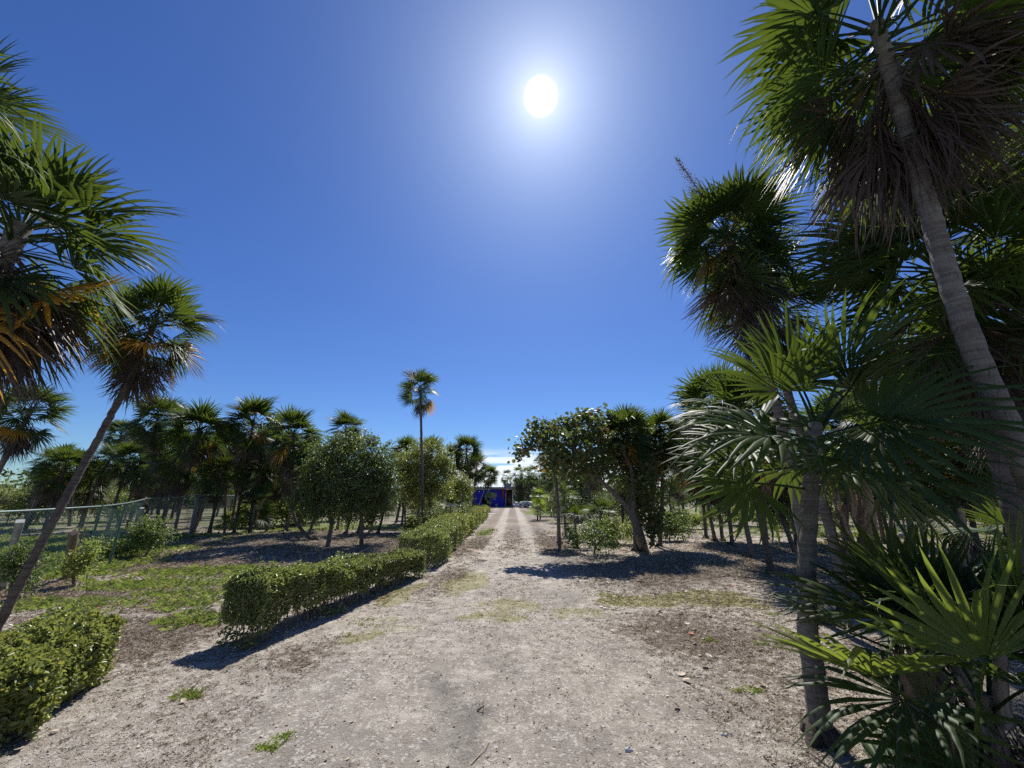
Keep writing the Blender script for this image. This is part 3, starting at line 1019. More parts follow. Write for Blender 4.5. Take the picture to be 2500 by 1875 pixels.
for i, (fx, fy, fY) in enumerate(FILL):
    nm_ = ['first', 'second', 'third', 'fourth', 'fifth', 'sixth', 'seventh', 'eighth', 'ninth', 'tenth', 'eleventh', 'twelfth', 'thirteenth', 'fourteenth', 'fifteenth', 'sixteenth', 'seventeenth'][i]
    palm(nm_ + ' from the left of the shaded palms inside the dark grove behind the fence', (fx, fy), Y=fY, lean=(rng.normal(-0.2, 0.3), 0.1), S=0.98, ng=26, nd=14, nyl=0, skirt=0.5, tr=0.06, low_el=-30,
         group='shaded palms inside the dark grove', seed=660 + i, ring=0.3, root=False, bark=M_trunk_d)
for i, (c_, b_, w_) in enumerate((((880, 1195), (843, 1312), 'first'), ((903, 1205), (872, 1309), 'second'), ((925, 1195), (905, 1304), 'third'), ((948, 1200), (922, 1308), 'fourth'), ((790, 1200), (752, 1318), 'fifth'), ((985, 1185), (990, 1290), 'sixth'))):
    palm(('slender leaning palm trunk under the glossy broadleaf tree, ' + w_ + ' from the left') if i < 4 else ('slender palm just left of the glossy broadleaf tree' if i == 4 else 'slender palm between the glossy and the yellow green tree'),
         c_, base=b_, S=0.75, ng=14, nd=5, nyl=0, tr=0.05, group=gl, seed=690 + i, ring=0.2)
palm('tall lone palm on a thin straight trunk left of the track', (1026, 945), base=(1034, 1306), S=1.02, ng=30, nd=7, nyl=1, tr=0.062, seed=650, via=[(1030, 1120)], skirt=0.35, ring=0.12, lod='near')

gr = 'palms of the grove right of the track'
MIDR = [
    ('palm beside the sea grape tree, its bright crown left of its neighbour', (1530, 1055), (1552, 1345), None, 1.0, 8, [(1545, 1200)]),
    ('palm with a dark straight trunk at the right edge of the sea grape tree', (1612, 1062), (1611, 1333), None, 1.05, 14, None),
    ('thin palm close left of the dark straight trunk by the sea grape tree', (1585, 1085), (1593, 1330), None, 0.9, 12, None),
    ('thin palm growing up through the left of the sea grape tree beside the track', (1352, 1110), (1366, 1328), None, 0.7, 3, None),
    ('tall shaggy palm rising highest in the right grove', (1745, 985), (1838, 1362), None, 1.12, 18, [(1800, 1180)]),
    ('palm with yellow lower fans at the left end of the right grove', (1690, 1075), (1724, 1314), None, 1.05, 16, None),
    ('grove palm on a leaning trunk, second from the left of the right grove', (1700, 1110), (1746, 1321), None, 1.0, 16, None),
    ('grove palm half hidden behind the leaning trunks of the right grove', (1730, 1120), (1764, 1320), None, 1.0, 16, None),
    ('grove palm on a dark thin trunk near the middle of the right grove', (1765, 1090), (1788, 1333), None, 1.05, 16, None),
    ('palm standing nearest the camera in the right grove on a pale leaning trunk', (1805, 1010), (1885, 1403), None, 1.05, 14, [(1840, 1185)]),
    ('grove palm behind the pale leaning trunk', (1850, 1110), (1872, 1318), None, 1.05, 16, None),
    ('grove palm with a bent trunk left of the slim smooth foreground trunk', (1880, 1120), (1941, 1349), None, 1.05, 16, [(1905, 1250)]),
    ('grove palm directly behind the slim smooth foreground trunk', (1925, 1080), (1946, 1332), None, 1.1, 16, None),
    ('left one of a pair of thin trunks behind the shaggy trunk', (2125, 1100), (2158, 1328), None, 1.1, 16, None),
    ('right one of a pair of thin trunks behind the shaggy trunk', (2190, 1060), (2172, 1329), None, 1.1, 16, None),
    ('grove palm right of the pair behind the shaggy trunk', (2215, 1120), (2262, 1345), None, 1.1, 16, None),
    ('grove palm in deep shade near the right edge', (2320, 1090), (2392, 1352), None, 1.15, 16, None),
    ('grove palm on a pale trunk left of the thick leaning trunk at the right edge', (2390, 1100), (2438, 1332), None, 1.1, 16, None),
    ('grove palm beside the thick leaning trunk at the right edge', (2400, 1020), (2468, 1356), None, 1.15, 16, None),
    ('grove palm filling the gap above the shaggy trunk', (2050, 1040), (2062, 1345), None, 1.2, 18, None),
    ('high dark grove palm seen between the large right palms', (2180, 960), (2230, 1372), None, 1.15, 18, None),
    ('high dark grove palm near the right edge', (2420, 930), (2500, 1395), None, 1.15, 18, None),
]
for i, (lb, c, b, Yv, S_, nd_, via) in enumerate(MIDR):
    palm(lb, c, base=b, Y=Yv, S=S_ * (1.0 if i < 4 else 1.15), ng=36, nd=nd_ + (0 if i < 4 else 3), skirt=0.4 if i < 4 else 0.6, low_el=-36, nyl=2 if i in (5,) else (1 if i % 3 == 0 else 0), tr=0.062, group=gr, seed=700 + i, via=via, ring=0.15)

# ---- small young palms
SMALL = [
    ('small bright fan palm on the ground below the sea grape tree', (1404, 1268), 13.8, 0.62, 0, 0.10),
    ('small pale green fan palm in the bushes under the sea grape tree', (1466, 1255), 15.0, 0.70, 0, 0.3),
    ('upper yellow green dwarf palm at the right side of the track', (1318, 1212), 30.0, 0.80, 1, 0.9),
    ('lower yellow green dwarf palm at the right side of the track', (1312, 1238), 28.0, 0.70, 1, 0.3),
    ('tiny yellowish palm in front of the hut wall', (1196, 1215), 44.0, 0.72, 1, 1.2),
    ('bright green fan palm between the hedge and the hut', (1100, 1242), 22.0, 0.8, 0, 0.4),
    ('dark fan palm low in the left grove behind the fence', (622, 1235), 17.5, 0.9, 0, 0.7),
    ('lime fan palm beside the far fence post', (552, 1278), 16.2, 0.45, 1, 0.2),
    ('fan palm with upright leaves beneath the grape leaves', (1378, 1210), 18.0, 0.7, 0, 1.2),
]
for i, (lb, c, Yv, S_, lime, h) in enumerate(SMALL):
    palm(lb, c, Y=Yv, S=S_, ng=13, nd=2 if i in (2, 8, 6) else 0, nyl=0, tr=0.045, seed=800 + i, lime=bool(lime), name='young_palm', lean=(0.0, 0.0), root=False, ring=0.1, low_el=-10)


# ---- distant palms: trunk and one crown mesh each
def far_crown(seed, ng, nd, ydead=True):
    r = np.random.default_rng(seed)
    outs = []
    for cnt, e0, e1, d0, d1, dead in ((ng, 85, -35, -0.1, 0.3, False), (nd, -45, -78, 0.25, 0.75, True)):
        mb = MB()
        for i in range(cnt):
            u = (i + 0.5) / cnt
            el, az = D(e0 + (e1 - e0) * u + r.normal(0, 6)), 2.4 * i + r.normal(0, 0.2)
            d = Vector((math.cos(el) * math.cos(az), math.cos(el) * math.sin(az), math.sin(el)))
            V, F = frond_arrays(18, 0.5, 0.6, D(70) if dead else D(115), 0.5 if dead else 0.12 + 0.35 * u, D(30 + 25 * u), 0.2, seed * 50 + i, dead, lod=2)
            M = np.array(frame(d, r.normal(0, 0.3)))[:3, :3]
            V = V @ M.T + np.array([0, 0, -(d0 + (d1 - d0) * u)])
            mb.add(V, F)
        outs.append(mb.mesh('crown', M_frond_d if dead else M_frond, False))
    return outs


FC = [far_crown(900 + i, 20, 10) for i in range(4)]


def far_palm(x, y, h, S, label, group, seed):
    r = np.random.default_rng(seed)
    b = onground((x, y))
    root_o = empty('palm_tree', b, label, 'palm tree', group)
    lx, ly = r.normal(0, 0.3), r.normal(0, 0.3)
    rel = Vector((lx, ly, h))
    MB().tube([(0, 0, -0.1), rel * 0.5 + Vector((r.normal(0, .15), 0, 0)), rel], [0.09, 0.07, 0.06], 6).build('trunk', M_trunk_d, root_o, smooth=True)
    c = FC[seed % 4]
    M = Matrix.Translation(rel) @ Matrix.Rotation(r.random() * 6.28, 4, 'Z') @ Matrix.Scale(S, 4)
    a = put('crown', c[0], root_o, M=M)
    a['kind'] = 'stuff'
    a = put('dead_skirt', c[1], root_o, M=M)
    a['kind'] = 'stuff'


k = 0
spots = []
for (px, py, Yv, S_) in ((1239, 1164, 75, 1.5), (1262, 1160, 72, 1.7), (1285, 1162, 66, 1.6), (1308, 1158, 58, 1.5), (1335, 1160, 50, 1.3), (1352, 1172, 44, 1.2)):
    c = AT(px, py, Yv)
    far_palm(c.x, c.y, c.z, S_, ('palm crown rising behind the hut roof, %s' % ('leftmost, above the roof box' if k == 0 else 'right of the roof box')) if k < 2 else
             'palm in the row beyond the parked cars, ' + ('nearest the hut', 'second from the hut', 'third from the hut', 'beside the sea grape tree')[k - 2], 'palms beyond the hut and cars', 1000 + k)
    k += 1
ORD = ['first', 'second', 'third', 'fourth', 'fifth', 'sixth', 'seventh', 'eighth', 'ninth']
TENS = {10: 'tenth', 11: 'eleventh', 12: 'twelfth', 13: 'thirteenth', 14: 'fourteenth', 15: 'fifteenth', 16: 'sixteenth', 17: 'seventeenth', 18: 'eighteenth', 19: 'nineteenth', 20: 'twentieth', 30: 'thirtieth', 40: 'fortieth', 50: 'fiftieth', 60: 'sixtieth'}
TW = {2: 'twenty', 3: 'thirty', 4: 'forty', 5: 'fifty', 6: 'sixty'}


def ordinal(n):
    return ORD[n - 1] if n < 10 else TENS[n] if n in TENS else TW[n // 10] + '-' + ORD[n % 10 - 1]


for side in (-1, 1):
    sp_ = []
    for i in range(400):
        y = rng.uniform(19.5, 50)
        x = side * y * (rng.uniform(0.13, 1.22) if side > 0 else rng.uniform(0.20, 1.22))
        if (side > 0 and x < 3.6) or (side < 0 and x > -6.5):
            continue
        if any((x - a[0]) ** 2 + (y - a[1]) ** 2 < 2.6 for a in sp_):
            continue
        sp_.append((x, y))
        if len(sp_) >= 62:
            break
    sp_.sort(key=lambda a: a[0] / a[1])
    for i, (x, y) in enumerate(sp_):
        h = rng.uniform(2.6, 4.0) if side > 0 else rng.uniform(2.2, 3.5)
        far_palm(x, y, h, rng.uniform(1.0, 1.25), ordinal(i + 1) + ' from the left of the palms in the deep background ' + ('right' if side > 0 else 'left') + ' of the track',
                 'background palms ' + ('right' if side > 0 else 'left') + ' of the track', 1100 + k)
        k += 1


# ------------------------------------------------------------------ leaves
def leaf_arrays(P, U, Nn, ln, wd, fold=0.25, round_=False):
    """P centres (base of leaf), U long axis, Nn normal; returns V,F"""
    n = len(P)
    U = U / (np.linalg.norm(U, axis=1)[:, None] + 1e-9)
    Wv = np.cross(Nn, U)
    Wv /= np.linalg.norm(Wv, axis=1)[:, None] + 1e-9
    Nn = np.cross(U, Wv)
    ln = np.broadcast_to(ln, (n,))[:, None]
    wd = np.broadcast_to(wd, (n,))[:, None]
    if round_:
        k = 7
        a = np.linspace(0, 2 * math.pi, k, endpoint=False)
        vs = [P + U * ln * 0.5 - Nn * ln * fold * 0.3]
        for t in a:
            vs.append(P + U * ln * (0.5 - 0.5 * math.cos(t)) + Wv * wd * 0.5 * math.sin(t) + Nn * ln * fold * 0.25 * abs(math.sin(t)))
        V = np.stack(vs, 1)
        F = np.array([(0, 1 + i, 1 + (i + 1) % k) for i in range(k)])
        m = k + 1
    else:
        vs = [P, P + U * ln * 0.35 + Wv * wd * 0.5 + Nn * wd * fold, P + U * ln * 0.72 + Wv * wd * 0.36 + Nn * wd * fold * .7, P + U * ln - Nn * ln * 0.12,
              P + U * ln * 0.72 - Wv * wd * 0.36 + Nn * wd * fold * .7, P + U * ln * 0.35 - Wv * wd * 0.5 + Nn * wd * fold]
        V = np.stack(vs, 1)
        F = np.array([(0, 1, 2), (0, 2, 3), (0, 3, 4), (0, 4, 5)])
        m = 6
    F = (F[None] + (np.arange(n) * m)[:, None, None]).reshape(-1, 3)
    return V.reshape(-1, 3), F


def rdir(n, bias=None, b=0.0):
    d = rng.normal(0, 1, (n, 3))
    d /= np.linalg.norm(d, axis=1)[:, None]
    if bias is not None:
        d = d + np.asarray(bias) * b
        d /= np.linalg.norm(d, axis=1)[:, None] + 1e-9
    return d


# ------------------------------------------------------------------ hedges
def hedge(label, A, B, thick, h, n, ls, mat, seed, gaps=0.5, stems=50, cat='hedge', h_end=None):
    """A, B: ends of the track-side foot line (world xy). body extends to the left of A->B"""
    r = np.random.default_rng(seed)
    A, B = Vector((A[0], A[1])), Vector((B[0], B[1]))
    Lh = (B - A).length
    d = (B - A) / Lh
    s = Vector((-d.y, d.x))
    root_o = empty('hedge', (A.x, A.y, gz(A.x, A.y)), label, cat, 'clipped hedges along the track')
    # local coords: a along, b across, c up
    area = np.array([Lh * thick * 1.5, Lh * h, Lh * h * 0.6, thick * h * 1.2, thick * h, Lh * thick * 0.8])
    pr = area / area.sum()
    face = r.choice(6, n, p=pr)
    a, b, c = r.random(n) * Lh, r.random(n) * thick, h * (1 - r.random(n) ** 1.25)
    dep = np.abs(r.normal(0, 0.055, n))
    nm = np.zeros((n, 3))
    m = face == 0; c[m] = h - dep[m]; nm[m] = (0, 0, 1)
    m = face == 1; b[m] = dep[m]; nm[m] = (0, -1, 0.25)
    m = face == 2; b[m] = thick - dep[m]; nm[m] = (0, 1, 0.25)
    m = face == 3; a[m] = dep[m]; nm[m] = (-1, 0, 0.25)
    m = face == 4; a[m] = Lh - dep[m]; nm[m] = (1, 0, 0.25)
    m = face == 5; nm[m] = (0, 0, 0.5)
    bump = 0.34 * (fbm(a * 2.2 + seed, b * 2.2 + c * 2.5, seed + 3) - 0.5)
    bump2 = 0.32 * (fbm(a * 1.3 + seed, b * 1.5, seed + 9) - 0.5)
    bb = b - np.where(face == 1, 1, np.where(face == 2, -1, 0)) * bump * 1.4
    tap = 1 if h_end is None else 1 + (h_end / h - 1) * a / Lh
    cc = c * tap * (1 + (bump2 + np.where(face == 0, bump, 0)) / h)
    # stray shoots above the clipped top
    sh_ = (face == 0) & (fbm(a * 9 + seed, b * 9, seed + 2) > 0.66)
    cc = cc + np.where(sh_, r.uniform(0, 0.10, n), 0)
    # rounded shoulders
    edge = np.minimum(np.minimum(b, thick - b), np.minimum(a, Lh - a))
    cc = cc - 0.10 * np.exp(-np.clip(edge, 0, 1) / 0.06) * (cc / h) ** 3
    # gaps low on the sides
    g = fbm(a * 3.0 + seed, c * 3.5, seed + 5)
    keep = (cc / h > 0.30) | (g > gaps - 0.06)
    keep &= ~((cc / h < 0.16) & (r.random(n) < 0.75))
    a, bb, cc, nm = a[keep], bb[keep], cc[keep], nm[keep]
    n2 = len(a)
    X3 = d.x * a + s.x * bb
    Y3 = d.y * a + s.y * bb
    P = np.stack([X3, Y3, cc], 1)
    wn_ = np.stack([d.x * nm[:, 0] + s.x * nm[:, 1], d.y * nm[:, 0] + s.y * nm[:, 1], nm[:, 2]], 1)
    U = rdir(n2) * 0.9 + wn_ * 0.6
    Nv = rdir(n2) * 0.75 + wn_ * 0.5 + np.array([0, 0, 0.5])
    sz = ls * r.uniform(0.65, 1.25, n2)
    V, F = leaf_arrays(P, U, Nv, sz, sz * 0.55)
    fo = put('foliage', fast_mesh('hedge_foliage', V, F, mat), root_o)
    fo['kind'] = 'stuff'
    # sprigs standing proud of the clipped top
    mb = MB()
    for i in range(stems):
        x0, y0 = r.random() * Lh, r.random() * thick * 0.9 + 0.05
        top = r.uniform(0.6, 0.97) * h
        q = [(x0, y0, -0.03), (x0 + r.normal(0, .06), y0 + r.normal(0, .05), top * 0.4), (x0 + r.normal(0, .14), y0 + r.normal(0, .1), top)]
        q = [(d.x * p[0] + s.x * p[1], d.y * p[0] + s.y * p[1], p[2]) for p in q]
        r0 = r.uniform(0.004, 0.009)
        mb.tube(q, [r0, r0 * 0.7, r0 * 0.3], 4, cap=False)
        for j in range(4):
            t = r.uniform(0.2, 0.8)
            p = np.array(q[1]) * (1 - t) + np.array(q[2]) * t if t > .4 else np.array(q[0]) * .4 + np.array(q[1]) * .6
            e = p + r.normal(0, 0.12, 3) + np.array([0, 0, 0.12])
            mb.tube([p, (p + e) / 2 + r.normal(0, .012, 3), e], [r0 * .55, r0 * .4, r0 * .2], 3, cap=False)
    so_ = mb.build('stems', M_twig, root_o)
    so_['kind'] = 'stuff'
    return root_o


gA, gB = G(613, 1588), G(1036, 1406)
hedge('long clipped hedge with a bare twiggy near end, left of the track', gA, gB, 0.48, 0.75, 54000, 0.044, M_hedge, 21, 0.56, 150, h_end=0.52)
gA2, gB2 = G(1068, 1386), G(1118, 1336)
hedge('short hedge block just beyond the long hedge', gA2, gB2, 0.95, 0.78, 20000, 0.055, M_hedge, 22, 0.3, 40)
gA3, gB3 = G(1124, 1330), G(1192, 1262)
hedge('farthest hedge running on toward the blue hut', gA3, gB3, 1.1, 0.85, 24000, 0.085, M_hedge_y, 23, 0.3, 30)
gA4, gB4 = G(-160, 1930), G(262, 1668)
hedge('pale leafed hedge block at the bottom left corner', gA4, gB4, 0.66, 0.55, 28000, 0.048, M_hedge_y, 24, 0.52, 60)


# ------------------------------------------------------------------ broadleaf trees and bushes
def leafy(name, label, cat, base, clumps, nleaf, ls, mat, limbs, group=None, aspect=0.5, round_=False, seed=0, trunk_r=0.06, trunk_mat=None, keep_big=0, stemname='trunk'):
    """clumps: (x,y,z,r) world; limbs: list of polylines (world) with radii"""
    global rng
    root_o = empty(name, base, label, cat, group)
    b = np.array(tuple(base))
    r = np.random.default_rng(seed)
    cl = np.array(clumps, float)
    vol = cl[:, 3] ** 2.2
    pick = r.choice(len(cl), nleaf, p=vol / vol.sum())
    # twig ends inside clumps: leaves gather round them
    tw, twc = [], []
    for i, (x, y, z, rr) in enumerate(cl):
        nt_ = max(6, int(26 * (rr / 0.5) ** 2))
        dd = r.normal(0, 1, (nt_, 3))
        dd /= np.linalg.norm(dd, axis=1)[:, None]
        rad = rr * r.uniform(0.45, 1.05, nt_)[:, None]
        tw.append(np.array([x, y, z]) + dd * rad)
        twc += [i] * nt_
    tw = np.vstack(tw)
    twc = np.array(twc)
    idx = np.empty(nleaf, int)
    for i in range(len(cl)):
        w = np.where(twc == i)[0]
        m = pick == i
        idx[m] = r.choice(w, m.sum())
    C = cl[pick, :3]
    spread = cl[pick, 3][:, None] * 0.20 + ls * 0.5
    P = tw[idx] + r.normal(0, 1, (nleaf, 3)) * spread
    # loose shoots that break the outline
    ns_ = nleaf // 4
    rays = r.normal(0, 1, (len(cl), 7, 3)) + np.array([0, 0, 0.5])
    rays /= np.linalg.norm(rays, axis=2)[:, :, None]
    rl_ = r.uniform(1.15, 1.75, (len(cl), 7))
    ri_ = r.integers(0, 7, ns_)
    tt_ = r.uniform(0.5, 1.0, ns_)
    sel_ = pick[:ns_]
    P[:ns_] = cl[sel_, :3] + rays[sel_, ri_] * (cl[sel_, 3] * rl_[sel_, ri_] * tt_)[:, None] + r.normal(0, 1, (ns_, 3)) * ls * 0.55
    out = P - C
    out /= np.linalg.norm(out, axis=1)[:, None] + 1e-9
    U = rdir(nleaf) * 0.8 + out * 0.5 + np.array([0, 0, -0.15])
    Nv = rdir(nleaf) * 0.7 + out * 0.35 + np.array([0, 0, 0.75])
    sz = ls * r.uniform(0.65, 1.2, nleaf)
    if keep_big:
        # outermost leaves as parts of their own
        top = np.argsort(-(P[:, 2] + 0.6 * np.abs(P[:, 0] - C[:, 0]) - 0.15 * P[:, 1]))[:keep_big * 4]
        sel = r.choice(top, keep_big, replace=False)
        V1, F1 = leaf_arrays(np.zeros((1, 3)), np.array([[0, 1.0, 0]]), np.array([[0, 0, 1.0]]), 1.0, 1.0 * aspect * 2, 0.25, round_)
        lm = fast_mesh('leaf', V1, F1, M_grape1)
        for j in sel:
            u = Vector(U[j]).normalized()
            w = Vector(Nv[j]).cross(u).normalized()
            nn = u.cross(w)
            M = Matrix((-w, u, nn)).transposed().to_4x4()
            M = Matrix.Translation(Vector(P[j] - b)) @ M @ Matrix.Scale(sz[j], 4)
            put('leaf', lm, root_o, M=M)
        m = np.ones(nleaf, bool)
        m[sel] = False
        P, U, Nv, sz = P[m], U[m], Nv[m], sz[m]
    V, F = leaf_arrays(P - b, U, Nv, sz, sz * aspect * (2 if round_ else 1), 0.25, round_)
    fo = put('crown' if stemname == 'trunk' else 'foliage', fast_mesh(name + '_foliage', V, F, mat), root_o)
    fo['kind'] = 'stuff'
    tm = trunk_mat or M_wood
    for i, (pts, rad) in enumerate(limbs):
        P_ = [np.array(tuple(p)) - b for p in pts]
        mb = MB()
        n = len(P_)
        rr = np.linspace(rad[0], rad[1], n)
        mb.tube(P_, rr, 8)
        mb.build(stemname if i == 0 else 'branch', tm, root_o, smooth=True)
    # twigs to clump ends
    mb = MB()
    ends = [np.array(tuple(pts[-1])) - b for pts, _ in limbs] + [np.array(tuple(pts[len(pts) // 2])) - b for pts, _ in limbs]
    for i, (x, y, z, rr) in enumerate(cl):
        c = np.array([x, y, z]) - b
        e = min(ends, key=lambda q: np.linalg.norm(q - c))
        mb.tube([e, (e + c) / 2 + r.normal(0, 0.05, 3), c], [0.022, 0.016, 0.010], 4, cap=False)
        w = np.where(twc == i)[0]
        for q_ in range(7):
            t = c + rays[i, q_] * rr * rl_[i, q_]
            mb.tube([c, (c + t) / 2 + r.normal(0, 0.02, 3), t], [0.010, 0.007, 0.003], 3, cap=False)
        for j in w[::2]:
            t = tw[j] - b
            mb.tube([c, (c + t) / 2 + r.normal(0, 0.02, 3), t], [0.008, 0.006, 0.003], 3, cap=False)
    to = mb.build('twigs', tm, root_o)
    to['kind'] = 'stuff'
    return root_o


def CL(px, py, rpx, Y, dy=0.0):
    p = AT(px, py, Y + dy)
    return (p.x, p.y, p.z, rpx / 979.0 * (Y + dy))


# sea grape tree right of the track
Ys = 11.8
sg_cl = [CL(1283, 1095, 24, Ys, -.2), CL(1320, 1062, 32, Ys, .2), CL(1355, 1090, 42, Ys, -.3), CL(1350, 1130, 30, Ys, .1), CL(1405, 1070, 46, Ys, .4), CL(1395, 1120, 42, Ys, -.4),
         CL(1440, 1040, 36, Ys, 0), CL(1465, 1090, 48, Ys, .5), CL(1455, 1140, 40, Ys, -.2), CL(1500, 1055, 42, Ys, 1.1), CL(1520, 1110, 50, Ys, 1.4), CL(1555, 1070, 36, Ys, 1.6),
         CL(1545, 1160, 44, Ys, 1.0), CL(1580, 1130, 40, Ys, 1.6), CL(1590, 1200, 40, Ys, .2), CL(1565, 1240, 28, Ys, .3), CL(1600, 1270, 26, Ys, .2), CL(1600, 1305, 22, Ys, 0),
         CL(1265, 1112, 14, Ys, -.2), CL(1300, 1070, 14, Ys, 0), CL(1425, 1012, 18, Ys, 0), CL(1350, 1040, 16, Ys, .1), CL(1385, 1035, 18, Ys, .2), CL(1625, 1100, 30, Ys, 1.7)]
bs = onground(G(1572, 1342))
P_ = lambda x, y, dy=0: AT(x, y, Ys + dy)
limbs = [([bs - Vector((0, 0, .05)), P_(1560, 1300), P_(1540, 1245), P_(1550, 1200, .2)], (0.16, 0.08)),
         ([P_(1543, 1250), P_(1500, 1205, -.1), P_(1465, 1172, -.2), P_(1420, 1148, -.3), P_(1378, 1140, -.4)], (0.085, 0.03)),
         ([P_(1468, 1174, -.2), P_(1440, 1120, .1), P_(1420, 1070, .2)], (0.05, 0.02)),
         ([P_(1378, 1140, -.4), P_(1345, 1110, -.3), P_(1300, 1090, -.2)], (0.03, 0.012)),
         ([P_(1550, 1200, .2), P_(1540, 1140, .4), P_(1510, 1080, .4)], (0.07, 0.025)),
         ([P_(1550, 1200, .2), P_(1585, 1150, .5), P_(1590, 1110, .7)], (0.05, 0.02))]
leafy('sea_grape_tree', 'spreading sea grape tree with round leaves and an arching branch, right of the track', 'tree', bs, sg_cl, 8600, 0.115, M_grape, limbs, aspect=0.48, round_=True, seed=31, keep_big=260)

# broadleaf trees behind the hedge
Yt = 13.5
t1 = [CL(800, 1125, 44, Yt), CL(850, 1105, 46, Yt, .3), CL(905, 1115, 44, Yt), CL(935, 1140, 34, Yt, .2), CL(785, 1175, 40, Yt), CL(840, 1165, 50, Yt, -.4), CL(900, 1170, 50, Yt, -.2),
      CL(940, 1195, 32, Yt), CL(800, 1225, 36, Yt), CL(860, 1220, 40, Yt, -.3), CL(915, 1225, 30, Yt), CL(770, 1140, 22, Yt, .2), CL(870, 1082, 18, Yt, .2), CL(830, 1090, 18, Yt), CL(955, 1160, 20, Yt), CL(835, 1258, 24, Yt), CL(900, 1255, 22, Yt, .2), CL(772, 1250, 22, Yt), CL(945, 1232, 20, Yt), CL(820, 1070, 10, Yt), CL(905, 1078, 12, Yt), CL(740, 1180, 16, Yt)]
bt = onground(G(882, 1334))
Q_ = lambda x, y, dy=0: AT(x, y, Yt + dy)
leafy('broadleaf_tree', 'dense glossy broadleaf tree behind the long hedge', 'tree', bt, t1, 19000, 0.105, M_broad,
      [([bt, Q_(884, 1280), Q_(878, 1220), Q_(865, 1160)], (0.075, 0.03)), ([Q_(880, 1235), Q_(830, 1190), Q_(810, 1140)], (0.04, 0.015)), ([Q_(876, 1215), Q_(910, 1170), Q_(915, 1130)], (0.04, 0.015))],
      seed=32, aspect=0.42)
bt = onground(G(800, 1338))
t1b = [CL(770, 1195, 34, Yt, .6), CL(755, 1160, 26, Yt, .8), CL(800, 1200, 30, Yt, .5), CL(745, 1225, 24, Yt, .6)]
leafy('broadleaf_tree', 'smaller broadleaf tree leaning at the left of the dense glossy one', 'tree', bt, t1b, 5500, 0.105, M_broad,
      [([bt, Q_(812, 1270, .3), Q_(822, 1220, .5), Q_(805, 1190, .6)], (0.085, 0.04))], seed=33, aspect=0.42)
Yt = 19.3
t2 = [CL(995, 1130, 28, Yt), CL(1030, 1110, 32, Yt), CL(1065, 1118, 32, Yt), CL(1080, 1150, 26, Yt), CL(1000, 1170, 32, Yt), CL(1040, 1160, 36, Yt, -.3), CL(1070, 1190, 30, Yt),
      CL(1010, 1210, 28, Yt), CL(1045, 1210, 28, Yt), CL(985, 1150, 18, Yt), CL(1085, 1128, 14, Yt)]
bt = onground(G(1052, 1300))
leafy('broadleaf_tree', 'yellow green broadleaf tree behind the tall lone palm', 'tree', bt, t2, 12000, 0.12, M_hedge_y,
      [([bt, Q_(1058, 1260), Q_(1045, 1210), Q_(1035, 1160)], (0.07, 0.03))], seed=34, aspect=0.42)
Yt = 24
t3 = [CL(1105, 1185, 18, Yt), CL(1128, 1178, 18, Yt), CL(1140, 1195, 14, Yt), CL(1115, 1205, 14, Yt), CL(1090, 1200, 12, Yt)]
bt = onground(G(1118, 1272))
leafy('broadleaf_tree', 'small airy tree between the yellow green tree and the hut', 'tree', bt, t3, 2600, 0.12, M_hedge_y,
      [([bt, Q_(1122, 1235), Q_(1120, 1190)], (0.05, 0.02))], seed=35, aspect=0.45)


def bush(label, px, py, Yv, w, h, n, ls, mat, seed, group=None, name='bush', cat='bush'):
    """px,py: pixel of the foot; w,h metres"""
    c = AT(px, py, Yv)
    b = onground((c.x, Yv))
    r = np.random.default_rng(seed)
    cl = []
    m = max(4, int(w * 4))
    for i in range(m):
        t = (i + 0.5) / m - 0.5
        hh = h * (0.45 + 0.4 * r.random()) * (1 - 0.8 * abs(t) ** 1.5)
        cl.append((b.x + t * w * 0.8, b.y + r.normal(0, 0.15 * w), b.z + hh, min(h * 0.42, 0.5 * w) * r.uniform(0.7, 1.05)))
    limbs = [([b, b + Vector((r.normal(0, .1), 0, h * .3)), b + Vector((r.normal(0, .2), 0, h * .6))], (0.03, 0.012))]
    return leafy(name, label, cat, b, cl, n, ls, mat, limbs, group=group, seed=seed, aspect=0.45, stemname='stem')


bush('leafy bush growing through the wire fence, left of the fence corner', 362, 1330, 11.5, 0.72, 0.95, 2400, 0.07, M_shrub, 41)
bush('small bush with pale leaves at the foot of the wire fence', 286, 1345, 11.0, 0.8, 0.45, 900, 0.08, M_shrub_l, 42)
bush('climbing plant at the foot of the leftmost concrete post', 28, 1450, 6.9, 0.45, 0.85, 1600, 0.06, M_shrub, 43)
bush('green plant growing beside the wooden fence stump', 188, 1405, 7.9, 0.35, 0.7, 900, 0.06, M_shrub_l, 44)
bush('bright yellow green bush left of the tall lone palm', 1008, 1308, 16.4, 0.45, 0.75, 1100, 0.08, M_shrub_l, 45)
bush('dark bush around the foot of the tall lone palm', 1052, 1300, 16.8, 1.0, 1.0, 2600, 0.08, M_broad, 46)
bush('dark green bush behind the far hedge', 1110, 1285, 19.0, 1.6, 1.1, 3000, 0.09, M_broad, 47)
bush('grey green bush between the lone palm and the far hedge', 1075, 1305, 15.5, 0.9, 0.55, 1500, 0.08, M_shrub, 48)
bush('sparse brown green shrub under the sea grape tree', 1450, 1345, 12.0, 1.3, 0.8, 1400, 0.09, M_shrub, 49)
bush('bright bush low under the sea grape tree, near its trunk', 1510, 1310, 14.5, 1.3, 0.8, 1800, 0.09, M_shrub_l, 50)
bush('yellowing bush at the right side of the sea grape tree', 1635, 1320, 15.5, 1.2, 0.9, 1600, 0.10, M_shrub, 51)
bush('rounded pale bush right of the sea grape tree in the clearing', 1640, 1290, 20.0, 1.8, 1.0, 2600, 0.10, M_shrub, 52)
